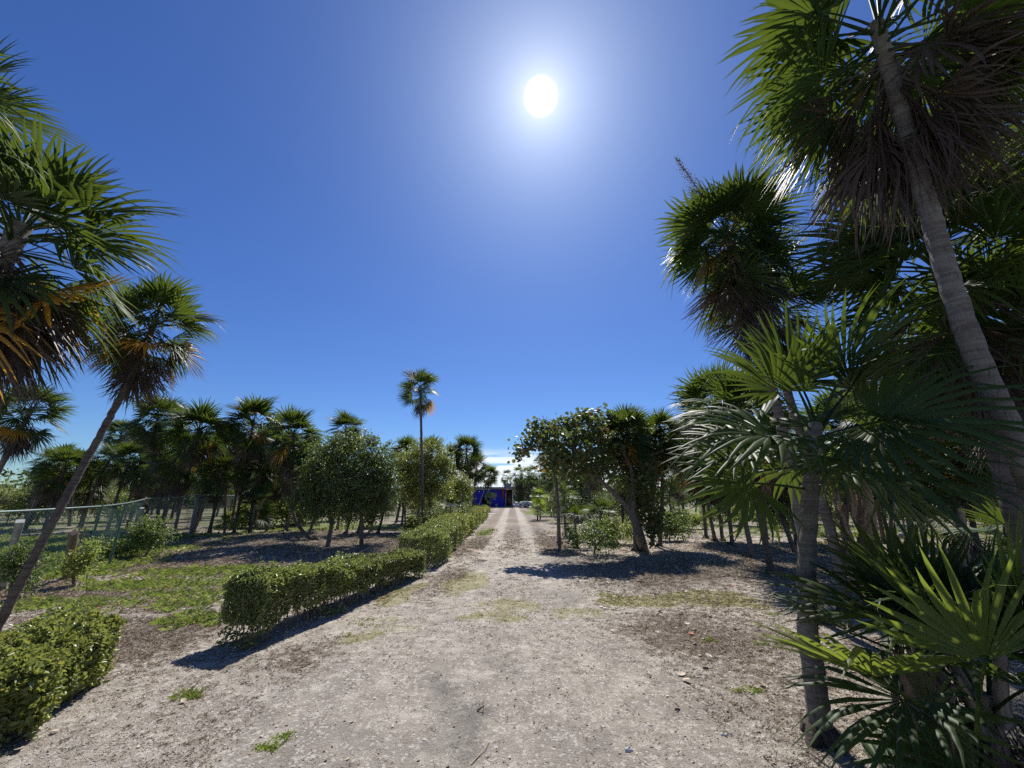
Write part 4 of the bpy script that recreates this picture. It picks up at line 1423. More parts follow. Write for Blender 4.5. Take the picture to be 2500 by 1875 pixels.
bush('low sprawling bush in the clearing between the two right groups of palms', 1690, 1295, 21.0, 1.9, 0.6, 1800, 0.10, M_shrub_l, 53)
for i, (px, Yv, w, h, ml) in enumerate(((1760, 24, 2.4, 1.0, 0), (1850, 22, 2.4, 1.0, 1), (1925, 20, 2.0, 1.0, 0), (2020, 24, 2.6, 1.1, 1), (2110, 26, 3.0, 1.1, 0), (2240, 24, 2.8, 1.2, 0), (2380, 25, 3.0, 1.2, 1))):
    bush('pale bush in the row behind the right grove, ' + ('first', 'second', 'third', 'fourth', 'fifth', 'sixth', 'seventh')[i] + ' from the left', px, 1280, Yv, w, h, 1900, 0.12, M_shrub if ml == 0 else M_shrub_l,
         60 + i, group='bushes behind the right grove')
for i, (px, Yv, w, h, ml) in enumerate(((15, 24, 4.0, 2.3, 1), (75, 25, 3.0, 2.0, 0), (125, 26, 3.0, 2.3, 1), (230, 26, 3.0, 2.2, 1), (300, 27, 3.0, 1.5, 0), (600, 22, 1.8, 1.1, 1), (650, 22, 2.2, 1.6, 1), (700, 23, 2.4, 2.2, 1), (740, 24, 2.0, 1.4, 0))):
    bush('yellow green bush beyond the fence, ' + ('leftmost at the frame edge', 'behind the round-headed palm', 'left of the slanting trunk', 'right of the slanting trunk', 'under the first grove palm',
         'near the fence end', 'between the grove trunks', 'behind the s-shaped trunk', 'left of the glossy broadleaf tree')[i], px, 1280, Yv, w, h, 2600, 0.13, M_shrub_l if ml else M_shrub,
         80 + i, group='bushes beyond the fence')
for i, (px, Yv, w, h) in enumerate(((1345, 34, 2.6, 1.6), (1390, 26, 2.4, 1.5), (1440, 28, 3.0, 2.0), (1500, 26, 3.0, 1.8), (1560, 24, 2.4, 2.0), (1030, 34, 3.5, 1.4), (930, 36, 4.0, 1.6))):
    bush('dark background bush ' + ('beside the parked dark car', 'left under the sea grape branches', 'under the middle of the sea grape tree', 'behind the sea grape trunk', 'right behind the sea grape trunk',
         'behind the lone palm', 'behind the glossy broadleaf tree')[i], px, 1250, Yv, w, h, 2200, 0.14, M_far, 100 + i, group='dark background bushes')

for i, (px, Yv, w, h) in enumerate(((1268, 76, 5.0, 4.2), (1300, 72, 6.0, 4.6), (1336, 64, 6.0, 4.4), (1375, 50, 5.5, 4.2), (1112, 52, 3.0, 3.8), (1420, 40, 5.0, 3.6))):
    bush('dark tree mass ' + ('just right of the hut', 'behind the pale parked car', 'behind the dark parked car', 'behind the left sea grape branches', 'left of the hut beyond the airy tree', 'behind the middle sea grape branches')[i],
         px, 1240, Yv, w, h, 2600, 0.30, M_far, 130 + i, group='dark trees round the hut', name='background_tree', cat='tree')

# agave-like spiky plant
def spiky(label, px, py, n, L, mat, seed, cat='agave', name='agave_plant'):
    r = np.random.default_rng(seed)
    b = onground(G(px, py))
    root_o = empty(name, b, label, cat)
    for i in range(n):
        a = 2.4 * i
        el = D(r.uniform(18, 80))
        ln = L * r.uniform(0.7, 1.1)
        dd = np.array([math.cos(a) * math.cos(el), math.sin(a) * math.cos(el), math.sin(el)])
        e = np.array([-math.sin(a), math.cos(a), 0])
        V, F = [], []
        for t, w in ((0, .6), (.3, 1), (.65, .7), (1, .05)):
            p = dd * ln * t + np.array([0, 0, -0.12 * ln * t * t])
            V += [p - e * w * L * .055, p + np.cross(dd, e) * -0.012, p + e * w * L * .055]
        for k_ in range(3):
            o = 3 * k_
            F += [(o, o + 1, o + 4, o + 3), (o + 1, o + 2, o + 5, o + 4)]
        MB().add(V, F).build('leaf', mat, root_o)


spiky('spiky agave with few stiff leaves left of the sparse shrub', 1408, 1338, 12, 0.55, M_frond, 1)
spiky('grey spiky agave at the end of the far hedge by the hut', 1165, 1247, 14, 1.0, M_shrub, 2)
spiky('second grey spiky agave, right of the one at the hedge end', 1183, 1245, 12, 0.9, M_shrub, 3)

# woodland far behind
P, sc_ = [], []
for i in range(230):
    a = rng.uniform(-1.25, 1.25)
    dist = rng.uniform(70, 105)
    x, y = math.sin(a) * dist, math.cos(a) * dist
    if abs(x + 0.5) < 9 and y < 88:
        continue
    R_ = rng.uniform(1.4, 2.6)
    z = rng.uniform(0.8, 2.6)
    m = 260
    dd = rng.normal(0, 1, (m, 3))
    dd /= np.linalg.norm(dd, axis=1)[:, None]
    P.append(np.array([x, y, z]) + dd * R_ * rng.uniform(0.6, 1.0, m)[:, None] * np.array([1.5, 1.5, 0.9]))
P = np.vstack(P)
P = P[P[:, 2] > 0]
V, F = leaf_arrays(P, rdir(len(P)), rdir(len(P), (0, 0, 1), 0.6), 0.5, 0.3)
tag(put('far_woodland', fast_mesh('far_woodland', V, F, M_far)), 'low dark wood along the horizon', kind='stuff')

# ------------------------------------------------------------------ chain-link fence
fc = [onground((-8.6, 4.4)), onground(G(205, 1386)), onground(G(325, 1346)), onground(G(466, 1303))]
fcx = [onground(G(560, 1285)), onground(G(602, 1278))]
line = fc + fcx
hts = [1.34, 1.38, 1.50, 1.68, 1.66, 1.50]
fence = empty('chain_link_fence', fc[0], 'green chain link fence with a sagging top rail and concrete posts at the left', 'fence')
fo_ = fc[0]
pts = []
for i in range(len(line) - 1):
    for t in np.linspace(0, 1, 9)[:-1]:
        p = line[i].lerp(line[i + 1], t)
        pts.append((p.x - fo_.x, p.y - fo_.y, p.z - fo_.z + hts[i] * (1 - t) + hts[i + 1] * t - 0.03 * math.sin(math.pi * t)))
p = line[-1]
pts.append((p.x - fo_.x, p.y - fo_.y, p.z - fo_.z + hts[-1]))
MB().tube(pts, 0.021, 8).build('top_rail', M_rail, fence, smooth=True)
mb = MB()
pitch = 0.062
for i in range(len(line) - 1):
    A, B = line[i], line[i + 1]
    L_ = (B - A).length
    d = (B - A) / L_
    nrm_ = Vector((-d.y, d.x, 0)).normalized()
    nw = int((L_ + 1.8) / pitch)
    for sgn in (1, -1):
        for j in range(nw):
            s0 = j * pitch - (1.8 if sgn > 0 else 0)
            # param along height z: s = s0 + sgn*z
            pp = []
            for z in np.linspace(0.08 if i < 3 else 0.05, 1.0, 6):
                sl = s0 + (sgn * z * 1.6)
                pp.append((sl, z))
            seg = [q_ for q_ in pp]
            run = []
            def flush(run):
                if len(run) > 1:
                    mb.tube(run, 0.0022, 3, cap=False)
            # finer clip
            zz = np.linspace(0.04, 1.0, 10)
            for z in zz:
                sl = s0 + sgn * z * 1.6
                if 0 <= sl <= L_:
                    t = sl / L_
                    hh = hts[i] * (1 - t) + hts[i + 1] * t - 0.03 * math.sin(math.pi * t)
                    q = A + d * sl
                    bulge = 0.02 * math.sin(sl * 3.1 + z * 5)
                    run.append((q.x - fo_.x + nrm_.x * (bulge + 0.003 * sgn), q.y - fo_.y + nrm_.y * (bulge + 0.003 * sgn), q.z - fo_.z + hh * z))
                else:
                    flush(run)
                    run = []
            flush(run)
wm = mb.build('wire_mesh', M_green_metal, fence)
wm['kind'] = 'stuff'


def post(bp, tp, w, mat, name, parent, off=Vector((0, 0, 0)), label=None):
    b_, t_ = Vector(bp) - off, Vector(tp) - off
    mb = MB()
    n = 6
    P = [b_.lerp(t_, u) + Vector((rng.normal(0, w * 0.03), rng.normal(0, w * 0.03), 0)) for u in np.linspace(-0.05, 1, n)]
    mb.tube(P, [w / 2 * 1.3 * (1 + rng.normal(0, 0.04)) for _ in P], 4)
    o = mb.build(name, mat, parent)
    if label:
        o['label'] = label
    return o


for (pb, h_, w_, dx) in ((G(205, 1386), 1.42, 0.05, 0.0), (fc[0], 1.36, 0.05, 0), (onground((-9.5, 9.9)), 1.42, 0.045, 0)):
    pb = onground(pb)
    MB().tube([pb - fo_ - Vector((0, 0, .05)), pb - fo_ + Vector((dx, 0, h_))], w_ / 2, 8).build('metal_post', M_green_metal, fence, smooth=True)
post(G(2, 1440), AT(50, 1272, 7.15), 0.11, M_conc, 'concrete_post', fence, fo_)
post(G(325, 1350), AT(347, 1240, 11.9), 0.10, M_conc, 'concrete_post', fence, fo_)
post(G(466, 1305), AT(483, 1214, 17.2), 0.15, M_conc, 'concrete_post', fence, fo_)
post(G(556, 1276), AT(566, 1216, 22.5), 0.2, M_conc, 'concrete_post', fence, fo_)
post(G(572, 1276), AT(574, 1218, 22.5), 0.16, M_conc, 'concrete_post', fence, fo_)
pb = onground(G(162, 1412))
st_ = empty('wooden_stump', pb, 'weathered wooden stump post standing just behind the wire mesh', 'fence post')
post(pb, AT(181, 1300, 7.75), 0.11, M_wood, 'post', st_, pb)
for j in range(5):
    a = j * 1.3
    mbx = MB().tube([(0.07 * math.cos(a), 0.07 * math.sin(a), 0.6), (0.075 * math.cos(a), 0.075 * math.sin(a), 0.95 + 0.06 * (j % 3))], [0.02, 0.008], 4)
    mbx.build('splinter', M_wood, st_)

# ------------------------------------------------------------------ the hut
YH = 62.0
pxm = 979.0 / YH
hx = lambda px: (px - 1250) / F0 * YH * 0.962
hut = empty('hut', (hx(1195), YH, gz(hx(1195), YH)), 'low hut with bright blue walls and flat roof at the track end', 'hut')
ox, oz = hut.location.x, hut.location.z


def hb(name, x0, x1, y0, y1, z0, z1, mat, label=None):
    o = MB().box(((x0 + x1) / 2, (y0 + y1) / 2, (z0 + z1) / 2), (x1 - x0, y1 - y0, z1 - z0)).build(name, mat, hut)
    if label:
        o['label'] = label
    return o


def tarp(name, x0, x1, z0, z1, y, mat, label=None, seed=0, holes=()):
    nx_, nz_ = 26, 14
    xs_, zs_ = np.linspace(x0, x1, nx_), np.linspace(z0, z1, nz_)
    Xg, Zg = np.meshgrid(xs_, zs_)
    Yg = y + 0.05 * np.sin(Xg * 9 + seed) + 0.07 * (fbm(Xg * 2, Zg * 1.3, seed) - .5)
    V = np.stack([Xg.ravel(), Yg.ravel(), Zg.ravel()], 1)
    q = (np.arange(nz_ - 1)[:, None] * nx_ + np.arange(nx_ - 1)[None]).ravel()
    F = np.stack([q, q + 1, q + nx_ + 1, q + nx_], 1)
    V2 = V + np.array([0, 0.02, 0])
    MBx = MB().add(V, F).add(V2, F[:, ::-1])
    o = MBx.build(name, mat, hut, smooth=True)
    if label:
        o['label'] = label


LX = lambda px: hx(px) - ox
tarp('wall_sheet', LX(1155), LX(1178), 0.12, 2.65, 0.0, M_blue, 'bright blue sheet left of the opening', 1)
tarp('wall_sheet', LX(1196), LX(1234), 0.10, 2.70, 0.0, M_blue, 'bright blue sheet with a board and a red cloth', 2)
tarp('wall_sheet', LX(1178), LX(1196), 1.5, 2.65, 0.06, M_blue, 'blue sheet above the dark opening', 3)
hb('side_wall', LX(1233.5), LX(1235), 0.05, 4.5, 0.02, 2.7, M_blue)
hb('back_wall', LX(1153), LX(1253), 4.5, 4.6, 0.0, 2.7, M_darkwood)
hb('side_wall', LX(1152), LX(1153), 0.05, 4.5, 0.0, 2.7, M_darkwood)
hb('floor_slab', LX(1150), LX(1256), -0.2, 4.7, -0.05, 0.09, M_conc)
hb('roof', LX(1149), LX(1257), -0.7, 5.0, 2.76, 2.92, M_roof)
hb('fascia', LX(1149.2), LX(1256.8), -0.78, -0.703, 2.66, 3.0, M_roof)
hb('roof_beam', LX(1150), LX(1254), -0.1, 0.05, 2.705, 2.755, M_darkwood)
for px in (1154, 1234.8, 1252):
    hb('post', LX(px) - 0.07, LX(px) + 0.07, -0.20, -0.06, 0.09, 2.70, M_white if px > 1240 else M_tan)
hb('board', LX(1202), LX(1213), -0.16, -0.12, 1.45, 2.15, M_tan, 'tan board fixed on the blue sheet')
hb('doorway_panel', LX(1180), LX(1195), 0.7, 0.75, 0.09, 1.5, M_darkwood)
# red cloth: folded strip
V, F = [], []
for i, z in enumerate(np.linspace(2.6, 1.2, 8)):
    w = 0.2 - 0.015 * i
    V += [(LX(1228) - w + .03 * math.sin(i), -0.15 - .02 * (i % 2), z), (LX(1228) + .02, -0.2 + .02 * (i % 2), z), (LX(1228) + w * .7, -0.15, z)]
for i in range(7):
    o_ = 3 * i
    F += [(o_, o_ + 1, o_ + 4, o_ + 3), (o_ + 1, o_ + 2, o_ + 5, o_ + 4)]
cl_ = MB().add(V, F).build('hanging_cloth', M_red, None, loc=hut.location)
tag(cl_, 'faded red cloth hanging from the roof edge of the blue hut', 'cloth')


def lathe(name, prof, loc, mat, label, cat, sides=14, group=None):
    V, F = [], []
    for (r_, z) in prof:
        for j in range(sides):
            a = 2 * math.pi * j / sides
            V.append((r_ * math.cos(a), r_ * math.sin(a), z))
    for i in range(len(prof) - 1):
        for j in range(sides):
            k_ = (j + 1) % sides
            F.append((i * sides + j, i * sides + k_, (i + 1) * sides + k_, (i + 1) * sides + j))
    o = MB().add(V, F).build(name, mat, None, smooth=True, loc=loc)
    return tag(o, label, cat, group)


rt = 2.92 + oz
wt = empty('roof_box', (hx(1239), YH + 1.5, rt), 'grey box resting on the hut roof', 'box')
MB().box((0, 0, 0.28), (1.1, 0.9, 0.56)).build('box_body', M_conc, wt)
MB().box((0.15, 0, 0.62), (1.45, 1.0, 0.10)).build('lid', M_roof, wt)
lathe('bucket', [(0.001, 0.0), (0.16, 0.0), (0.21, 0.46), (0.23, 0.46), (0.23, 0.50), (0.20, 0.50), (0.15, 0.04), (0.001, 0.04)], (hx(1213), YH - 0.7, gz(hx(1213), YH - .7)), M_white,
      'white bucket standing before the blue hut wall', 'bucket')
# table in the open bay
tb = empty('work_table', (hx(1243.5), YH + 0.9, oz + 0.09), 'cluttered table in the open bay of the hut', 'table')
MB().box((0, 0, 0.78), (0.95, 0.7, 0.05)).build('table_top', M_tan, tb)
for a in (-1, 1):
    for b_ in (-1, 1):
        MB().box((a * 0.42, b_ * 0.3, 0.377), (0.05, 0.05, 0.754)).build('leg', M_tan, tb)
bx_ = empty('crate', (hx(1242), YH + 0.9, oz + 0.09 + 0.806), 'pale crate on the table in the hut bay', 'crate')
MB().box((0, 0, 0.15), (0.42, 0.34, 0.30)).build('crate_body', M_shrub, bx_)
MB().box((0, 0, 0.32), (0.46, 0.38, 0.035)).build('crate_rim', M_white, bx_)
# rubbish heap: bags and stones
for i, (px, dz, s_, lb) in enumerate(((1257, 0, .30, 'white bag lying left in the heap beside the hut'), (1261, 0, .42, 'largest white bag in the heap beside the hut'), (1260, .45, .26, 'white bag on top of the heap beside the hut'),
                                     (1266, 0, .34, 'grey white bag right in the heap beside the hut'), (1270, 0, .22, 'small white bag at the right end of the heap'))):
    V, F = [], []
    ns, nr = 10, 6
    for a in range(nr + 1):
        for b_ in range(ns):
            th_, ph = math.pi * a / nr, 2 * math.pi * b_ / ns
            rr = s_ * (1 + 0.18 * math.sin(3 * ph + i) * math.sin(th_) + rng.normal(0, .04))
            V.append((rr * math.sin(th_) * math.cos(ph) * 1.15, rr * math.sin(th_) * math.sin(ph), s_ * .7 + rr * math.cos(th_) * .72))
    for a in range(nr):
        for b_ in range(ns):
            c_ = (b_ + 1) % ns
            F.append((a * ns + b_, a * ns + c_, (a + 1) * ns + c_, (a + 1) * ns + b_))
    x = hx(px)
    o = MB().add(V, F).build('bag', M_white, None, smooth=True, loc=(x, YH - 0.5, gz(x, YH - .5) + dz))
    tag(o, lb, 'bag', 'heap of bags beside the hut')


# ------------------------------------------------------------------ cars
def car(label, x, y, rot, mat, length=4.2, hgt=1.45):
    root_o = empty('parked_car', (x, y, gz(x, y)), label, 'car')
    root_o.rotation_euler = (0, 0, rot)
    L2, W2 = length / 2, 0.84
    prof = [(-L2, 0.35), (-L2, 0.72), (-L2 + .15, 0.86), (-L2 + 1.15, 0.94), (L2 - .55, 0.95), (L2 - .05, 0.88), (L2, 0.6), (L2, 0.35), (L2 - .5, 0.24), (-L2 + .4, 0.24)]

    def loft(prof, ws, name, m):
        V, F = [], []
        n = len(prof)
        for s_, w in ws:
            for (a, z) in prof:
                V.append((a * s_, w, z))
        for k_ in range(len(ws) - 1):
            for i in range(n):
                j = (i + 1) % n
                F.append((k_ * n + i, k_ * n + j, (k_ + 1) * n + j, (k_ + 1) * n + i))
        mb = MB().add(V, F)
        for k_ in (0, len(ws) - 1):
            c_ = np.mean(np.array(V[k_ * n:(k_ + 1) * n]), 0)
            mb.add(V[k_ * n:(k_ + 1) * n] + [tuple(c_)], [(i, (i + 1) % n, n) for i in range(n)])
        return mb.build(name, m, root_o)
    loft(prof, [(0.975, -W2), (1, -W2 + .08), (1, W2 - .08), (0.975, W2)], 'body', mat)
    cab = [(-L2 + 1.1, 0.93), (-L2 + 1.75, hgt - .05), (-L2 + 2.1, hgt), (L2 - 1.2, hgt), (L2 - .9, hgt - .06), (L2 - .35, 0.93)]
    V, F = [], []
    n = len(cab)
    for w, top in ((-0.76, 0), (0.76, 0)):
        for (a, z) in cab:
            k_ = (z - .93) / (hgt - .93)
            V.append((a, w * (1 - 0.16 * k_), z))
    for i in range(n - 1):
        F.append((i, i + 1, n + i + 1, n + i))
    mb = MB().add(V, F)
    mb.add(V[:n], [(0, i, i + 1) for i in range(1, n - 1)])
    mb.add(V[n:], [(0, i, i + 1) for i in range(1, n - 1)])
    mb.build('window_glass', M_glass, root_o)
    MB().box(((-L2 + 2.1 + L2 - 1.2) / 2, 0, hgt + .012), (length - 3.3, 1.24, .03)).build('roof', mat, root_o)
    for sx in (-L2 + .82, L2 - .85):
        for sy in (-1, 1):
            w = bpy.data.objects.new('wheel', None)
            w.empty_display_size = .1
            w.location = (sx, sy * 0.77, 0.32)
            COL.objects.link(w)
            w.parent = root_o
            prof_w = [(0.2, -.1), (.30, -.1), (.32, -.06), (.32, .06), (.30, .1), (.2, .1)]
            for nm_, pf, mt in (('tyre', prof_w, M_rubber), ('rim', [(0.001, -.06), (.19, -.07), (.2, -.09), (.2, .09), (.19, .07), (.001, .06)], M_conc)):
                V, F = [], []
                for (rr, h_) in pf:
                    for j in range(16):
                        a = 2 * math.pi * j / 16
                        V.append((rr * math.cos(a), h_, rr * math.sin(a)))
                for i in range(len(pf) - 1):
                    for j in range(16):
                        k_ = (j + 1) % 16
                        F.append((i * 16 + j, i * 16 + k_, (i + 1) * 16 + k_, (i + 1) * 16 + j))
                MB().add(V, F).build(nm_, mt, w, smooth=True)
    for sy in (-1, 1):
        MB().box((-L2 - .005, sy * .6, .68), (.06, .3, .14)).build('headlight', M_white, root_o)
    MB().box((-L2 - .03, 0, .42), (.10, 1.6, .16)).build('bumper', M_rubber, root_o)


car('pale blue white car parked right of the hut with its nose to the left', hx(1302), 60.0, D(8), M_carw)
car('dark car parked behind the dwarf palms by the track', hx(1350), 52.0, D(-16), M_card)

# white slanted panel behind hedge, pink wall
pw = empty('leaning_panel', onground((AT(1100, 1230, 33).x, 33)), 'white slanted panel lying among the bushes left of the hut', 'panel')
V = [(-0.62, 0, 1.55), (-0.35, 0, 1.45), (0.05, .1, 1.15), (0.75, .2, 0.95), (0.75, .2, 0.70), (-0.1, .1, 0.78), (-0.60, 0, 1.15)]
V2 = [(a, b + 0.5, c - .12) for a, b, c in V]
F = [(0, 1, 2), (0, 2, 6), (2, 3, 4), (2, 4, 5), (2, 5, 6)]
mb = MB().add(V, F).add(V2, F)
n = len(V)
mb.add(V + V2, [(i, (i + 1) % n, n + (i + 1) % n, n + i) for i in range(n)])
mb.build('sheet', M_white, pw)
for a in (-0.4, 0.6):
    MB().box((a, 0.3, 0.38), (0.08, 0.3, 0.80)).build('support', M_darkwood, pw)
pk = empty('pink_house', onground((AT(850, 1240, 44).x, 44)), 'low pink walled house glimpsed behind the glossy broadleaf tree', 'house')
for (a, b_, z0, z1) in ((-1.9, -0.9, 0, 1.75), (-0.9, 0.2, 1.1, 1.75), (-0.9, 0.2, 0, 0.45), (0.2, 1.9, 0, 1.75)):
    MB().box(((a + b_) / 2, 0, (z0 + z1) / 2), (b_ - a, 0.15, z1 - z0)).build('wall', M_pink, pk)
MB().box((-.35, .12, .775), (1.1, .03, .65)).build('window', M_glass, pk)
MB().box((0, 1.4, 1.85), (4.2, 3.2, .14)).build('roof', M_roof, pk)
MB().box((0, 2.8, .87), (3.8, .1, 1.74)).build('back_wall', M_pink, pk)


# ------------------------------------------------------------------ scatter on the ground
def in_view(x, y):
    return (np.abs(x) < 1.5 * y + 0.6) & (y > 1.2)


def scatter(n, ymax, dens, power=1.6, ymin=1.8):
    y = ymin + (ymax - ymin) * rng.random(n) ** power
    x = (rng.random(n) * 2 - 1) * 1.42 * y * 1.0
    keep = in_view(x, y)
    x, y = x[keep], y[keep]
    m = masks(x, y)
    k_ = rng.random(len(x)) < dens(m, x, y)
    return x[k_], y[k_]


def tufts(x, y, nb, hmin, hmax, w, lean, mat, name, label, spread=0.02, size=None):
    n = len(x)
    z = height(x, y)
    V, F, b = [], [], 0
    X_ = np.repeat(x, nb) + rng.normal(0, spread, n * nb)
    Y_ = np.repeat(y, nb) + rng.normal(0, spread, n * nb)
    Z_ = np.repeat(z, nb)
    m = n * nb
    a = rng.uniform(0, 2 * math.pi, m)
    sc = np.repeat(rng.uniform(0.6, 1.2, n) * (1 if size is None else size), nb)
    h = rng.uniform(hmin, hmax, m) * sc
    ln = rng.uniform(*lean, m)
    ox_, oy_ = np.cos(a) * h * ln, np.sin(a) * h * ln
    wa = a + math.pi / 2 + rng.normal(0, 0.5, m)
    ww = w * sc * rng.uniform(0.6, 1.3, m)
    wx, wy = np.cos(wa) * ww, np.sin(wa) * ww
    P0 = np.stack([X_ - wx, Y_ - wy, Z_ - 0.003], 1)
    P1 = np.stack([X_ + wx, Y_ + wy, Z_ - 0.003], 1)
    hz = h / np.sqrt(1 + ln ** 2)
    P2 = np.stack([X_ + ox_ * .45 + wx * .7, Y_ + oy_ * .45 + wy * .7, Z_ + hz * .65], 1)
    P3 = np.stack([X_ + ox_, Y_ + oy_, Z_ + hz * rng.uniform(0.5, 1.0, m)], 1)
    V = np.stack([P0, P1, P2, P3], 1).reshape(-1, 3)
    F = (np.array([(0, 1, 2), (0, 2, 3)])[None] + (np.arange(m) * 4)[:, None, None]).reshape(-1, 3)
    return tag(put(name, fast_mesh(name, V, F, mat)), label, kind='stuff')


def dscale(x, y):
    return np.clip(np.sqrt(x * x + y * y) / 6.0, 0.75, 2.5)


x, y = scatter(190000, 24, lambda m, x, y: np.clip(0.22 + 1.2 * (m['litter'] - 0.22), 0.06, 1) * (1 - 0.6 * m['grass']) * (1 - sstep(y, 10, 23)), 1.9)
tufts(x, y, 6, 0.012, 0.034, 0.0016, (0.6, 2.4), M_dry, 'dry_grass', 'short dry brown grass over the sand', 0.014, np.repeat(1, len(x)) * dscale(x, y))
x, y = scatter(80000, 24, lambda m, x, y: np.clip(m['grass'] * 1.3 - 0.25, 0, 1) * (1 - sstep(y, 13, 24)), 1.1)
tufts(x, y, 6, 0.03, 0.075, 0.0024, (0.4, 1.6), M_grass, 'green_grass', 'low green grass left of the hedge and by the grove', 0.035, dscale(x, y))
x, y = scatter(150000, 10, lambda m, x, y: np.clip(m['moss'] * 1.3 - 0.12, 0, 1) * (fbm(x * 9, y * 9, 77) > 0.46), 1.3)
tufts(x, y, 6, 0.008, 0.026, 0.0016, (0.5, 2.0), M_moss, 'yellow_ground_cover', 'yellow green ground cover on the track edge', 0.02)
# broad weeds
wx_, wy_ = [], []
for (px, py, rr, n) in ((480, 1515, .28, 60), (430, 1480, .3, 30), (560, 1400, .5, 40), (380, 1400, .5, 40), (150, 1480, .4, 40), (490, 1400, .4, 30), (475, 1470, .3, 40), (690, 1400, .4, 30)):
    g_ = G(px, py)
    wx_.append(g_.x + rng.normal(0, rr, n))
    wy_.append(g_.y + rng.normal(0, rr * .6, n))
wx_, wy_ = np.concatenate(wx_), np.concatenate(wy_)
tufts(wx_, wy_, 9, 0.06, 0.13, 0.0055, (0.5, 1.8), M_grass, 'coarse_weeds', 'tufts of coarse bright weeds in the left clearing', 0.02)


wx_, wy_ = [], []
for (px, py, rr, n) in ((655, 1822, .035, 26), (690, 1800, .04, 10), (455, 1700, .06, 30), (480, 1690, .05, 12), (900, 1520, .12, 14), (1480, 1455, .12, 16), (1870, 1575, .05, 6), (1845, 1690, .04, 6), (1730, 1565, .05, 8), (1885, 1500, .06, 8), (1800, 1690, .03, 5)):
    g_ = G(px, py)
    wx_.append(g_.x + rng.normal(0, rr, n))
    wy_.append(g_.y + rng.normal(0, rr * .6, n))
wx_, wy_ = np.concatenate(wx_), np.concatenate(wy_)
tufts(wx_, wy_, 8, 0.02, 0.055, 0.0014, (0.3, 1.4), M_grass, 'grass_sprigs', 'fine green grass sprigs sprouting from the track', 0.012)


def pebbles(x, y, s0, s1, mat, name, label, flat=0.6):
    n = len(x)
    z = height(x, y)
    s = rng.uniform(s0, s1, n) * rng.uniform(0.5, 1.0, n)
    D8 = np.array([(1, 0, 0), (.3, .9, 0), (-.8, .6, 0), (-.9, -.5, 0), (.2, -1, 0), (.2, .1, 1), (0, 0, -1)], float)
    FF = np.array([(0, 1, 5), (1, 2, 5), (2, 3, 5), (3, 4, 5), (4, 0, 5), (1, 0, 6), (2, 1, 6), (3, 2, 6), (4, 3, 6), (0, 4, 6)])
    a = rng.uniform(0, 6.28, n)
    c, s_ = np.cos(a), np.sin(a)
    P = D8[None] * (1 + rng.normal(0, .18, (n, 7, 3)))
    P = P * s[:, None, None] * np.array([1, 1, flat])
    Xr = P[:, :, 0] * c[:, None] - P[:, :, 1] * s_[:, None] + x[:, None]
    Yr = P[:, :, 0] * s_[:, None] + P[:, :, 1] * c[:, None] + y[:, None]
    Zr = P[:, :, 2] + z[:, None] + s[:, None] * flat * 0.35
    V = np.stack([Xr, Yr, Zr], 2).reshape(-1, 3)
    F = (FF[None] + (np.arange(n) * 7)[:, None, None]).reshape(-1, 3)
    return tag(put(name, fast_mesh(name, V, F, mat)), label, kind='stuff')


x, y = scatter(30000, 9, lambda m, x, y: 0.55 - 0.3 * m['grass'], 1.8)
pebbles(x, y, 0.003, 0.009, M_stone, 'gravel', 'fine pale gravel on the track')
x, y = scatter(9000, 7, lambda m, x, y: 0.5 - 0.3 * m['grass'], 1.8)
pebbles(x, y, 0.003, 0.008, M_rock, 'dark_gravel', 'fine dark gravel on the track')


def litter_leaves(x, y, s0, s1, mat, name, label):
    n = len(x)
    P = np.stack([x, y, height(x, y) + 0.012], 1)
    a = rng.uniform(0, 6.28, n)
    U = np.stack([np.cos(a), np.sin(a), rng.normal(0.1, 0.25, n)], 1)
    Nv = np.stack([rng.normal(0, .35, n), rng.normal(0, .35, n), np.ones(n)], 1)
    s = rng.uniform(s0, s1, n)
    V, F = leaf_arrays(P, U, Nv, s, s * 0.75, 0.22, True)
    return tag(put(name, fast_mesh(name, V, F, mat)), label, kind='stuff')


x, y = scatter(2600, 18, lambda m, x, y: np.clip((x > 0.3) * 0.8 * sstep(x, 0.3, 2.0) * sstep(y, 2.8, 5), 0, 1) * 0.75 + 0.10 * (x < -2), 0.9)
litter_leaves(x, y, 0.03, 0.085, M_fall, 'fallen_leaves', 'scattered pale and reddish fallen leaves')
x, y = scatter(30000, 22, lambda m, x, y: np.clip(m['litter'] * 0.9, 0, 1) * 0.8 * (1 - sstep(y, 10, 22)), 1.5)
litter_leaves(x, y, 0.008, 0.028, M_dry, 'leaf_litter', 'small brown leaf fragments over the ground')


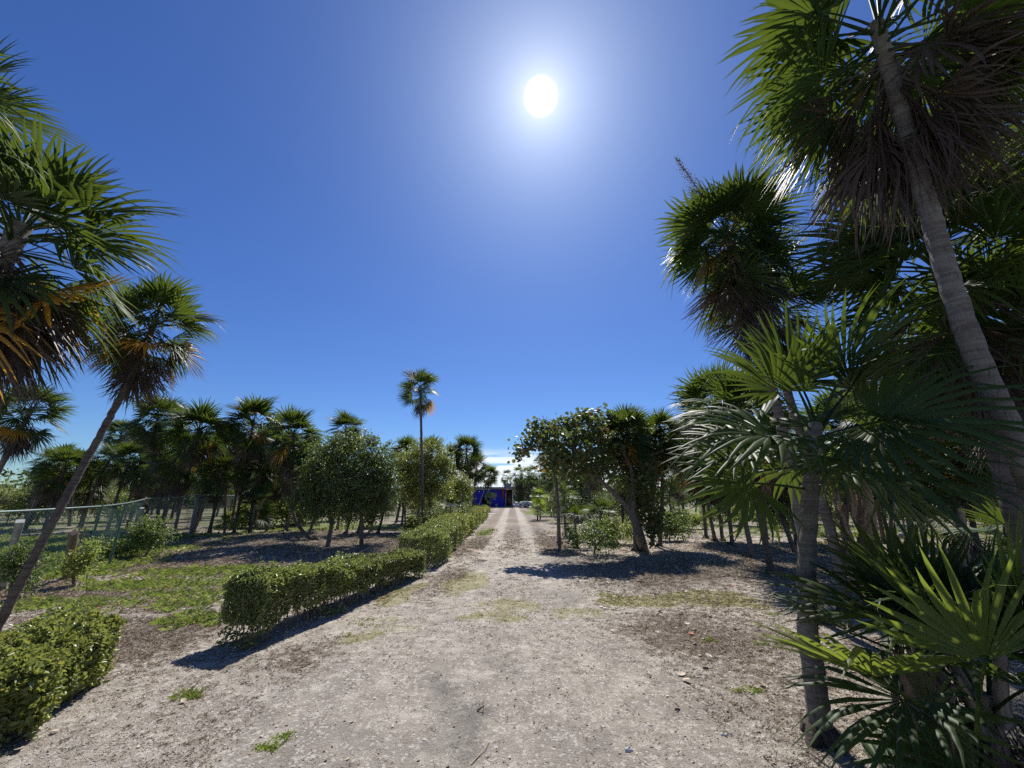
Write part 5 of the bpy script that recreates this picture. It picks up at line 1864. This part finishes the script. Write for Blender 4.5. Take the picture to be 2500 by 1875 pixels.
# individual stones, sticks, fallen frond
def stone(label, px, py, s, mat, seed, flat=0.65, name='stone'):
    r = np.random.default_rng(seed)
    g_ = onground(G(px, py))
    V, F = [], []
    nr, ns = 6, 9
    for a in range(nr + 1):
        for b_ in range(ns):
            th_, ph = math.pi * a / nr, 2 * math.pi * b_ / ns
            rr = s * (1 + 0.16 * math.sin(2 * ph + seed) + r.normal(0, .07))
            V.append((rr * math.sin(th_) * math.cos(ph), rr * math.sin(th_) * math.sin(ph) * .8, rr * math.cos(th_) * flat))
    for a in range(nr):
        for b_ in range(ns):
            c_ = (b_ + 1) % ns
            F.append((a * ns + b_, a * ns + c_, (a + 1) * ns + c_, (a + 1) * ns + b_))
    o = MB().add(V, F).build(name, mat, None, loc=g_ + Vector((0, 0, s * flat * 0.5)))
    return tag(o, label, 'stone')


stone('white stone lying in the foreground right of the track centre', 1536, 1838, 0.026, M_stone, 1)
stone('white stone right of the foreground one, near the slim trunk foot', 1768, 1800, 0.022, M_stone, 2)
stone('small pale stone left of the two white foreground stones', 1588, 1775, 0.015, M_stone, 3)
stone('dark round pebble in the middle of the track', 1235, 1517, 0.022, M_rock, 4)
stone('grey rock in front of the bushes beneath the sea grape tree', 1428, 1274, 0.28, M_rock, 5, 0.8)
stone('brown shell lying in the litter left of the slim trunk', 1860, 1590, 0.035, M_boot, 6, 0.5)
stone('dark stone in the shade right of the shaggy trunk', 2205, 1315, 0.22, M_rock, 7, .7)


def stick(label, a, b, r0, mat, mid=0.03):
    A, B = onground(G(*a)), onground(G(*b))
    A.z += r0 + 0.004; B.z += r0 + 0.004
    M_ = (A + B) / 2 + Vector((0.03, 0.03, mid))
    o = MB().tube([(0, 0, 0), M_ - A, B - A], [r0, r0 * .8, r0 * .4], 6).build('stick', mat, None, smooth=True, loc=A)
    tag(o, label, 'stick')


stick('thin pale stick leaning on the ground right of the slim trunk', (1992, 1686), (2112, 1760), 0.007, M_tan)
stick('pale stick under the young palm leaves', (2170, 1790), (2330, 1800), 0.008, M_tan)
stick('dark twig lying in the foreground at the left of the track centre', (1165, 1735), (1178, 1745), 0.006, M_root)
stick('curved dry stalk at the bottom of the track', (1150, 1868), (1195, 1810), 0.004, M_tan, .01)
stick('pale branch lying in the shade beside the fence', (430, 1353), (455, 1344), 0.03, M_tan)
ff = empty('fallen_frond', onground(G(1205, 1366)), 'dry palm frond lying across the track at the edge of the shade', 'palm frond')
o = put('blade', LIB['mid']['dead'][1], ff, M=Matrix.Translation((0.25, 0, 0.08)) @ Matrix.Rotation(D(95), 4, 'Z') @ Matrix.Rotation(D(14), 4, 'X') @ Matrix.Diagonal((0.9, 0.9, 0.35, 1)))
o.data = o.data.copy()
o.data.materials.clear()
o.data.materials.append(M_fall)
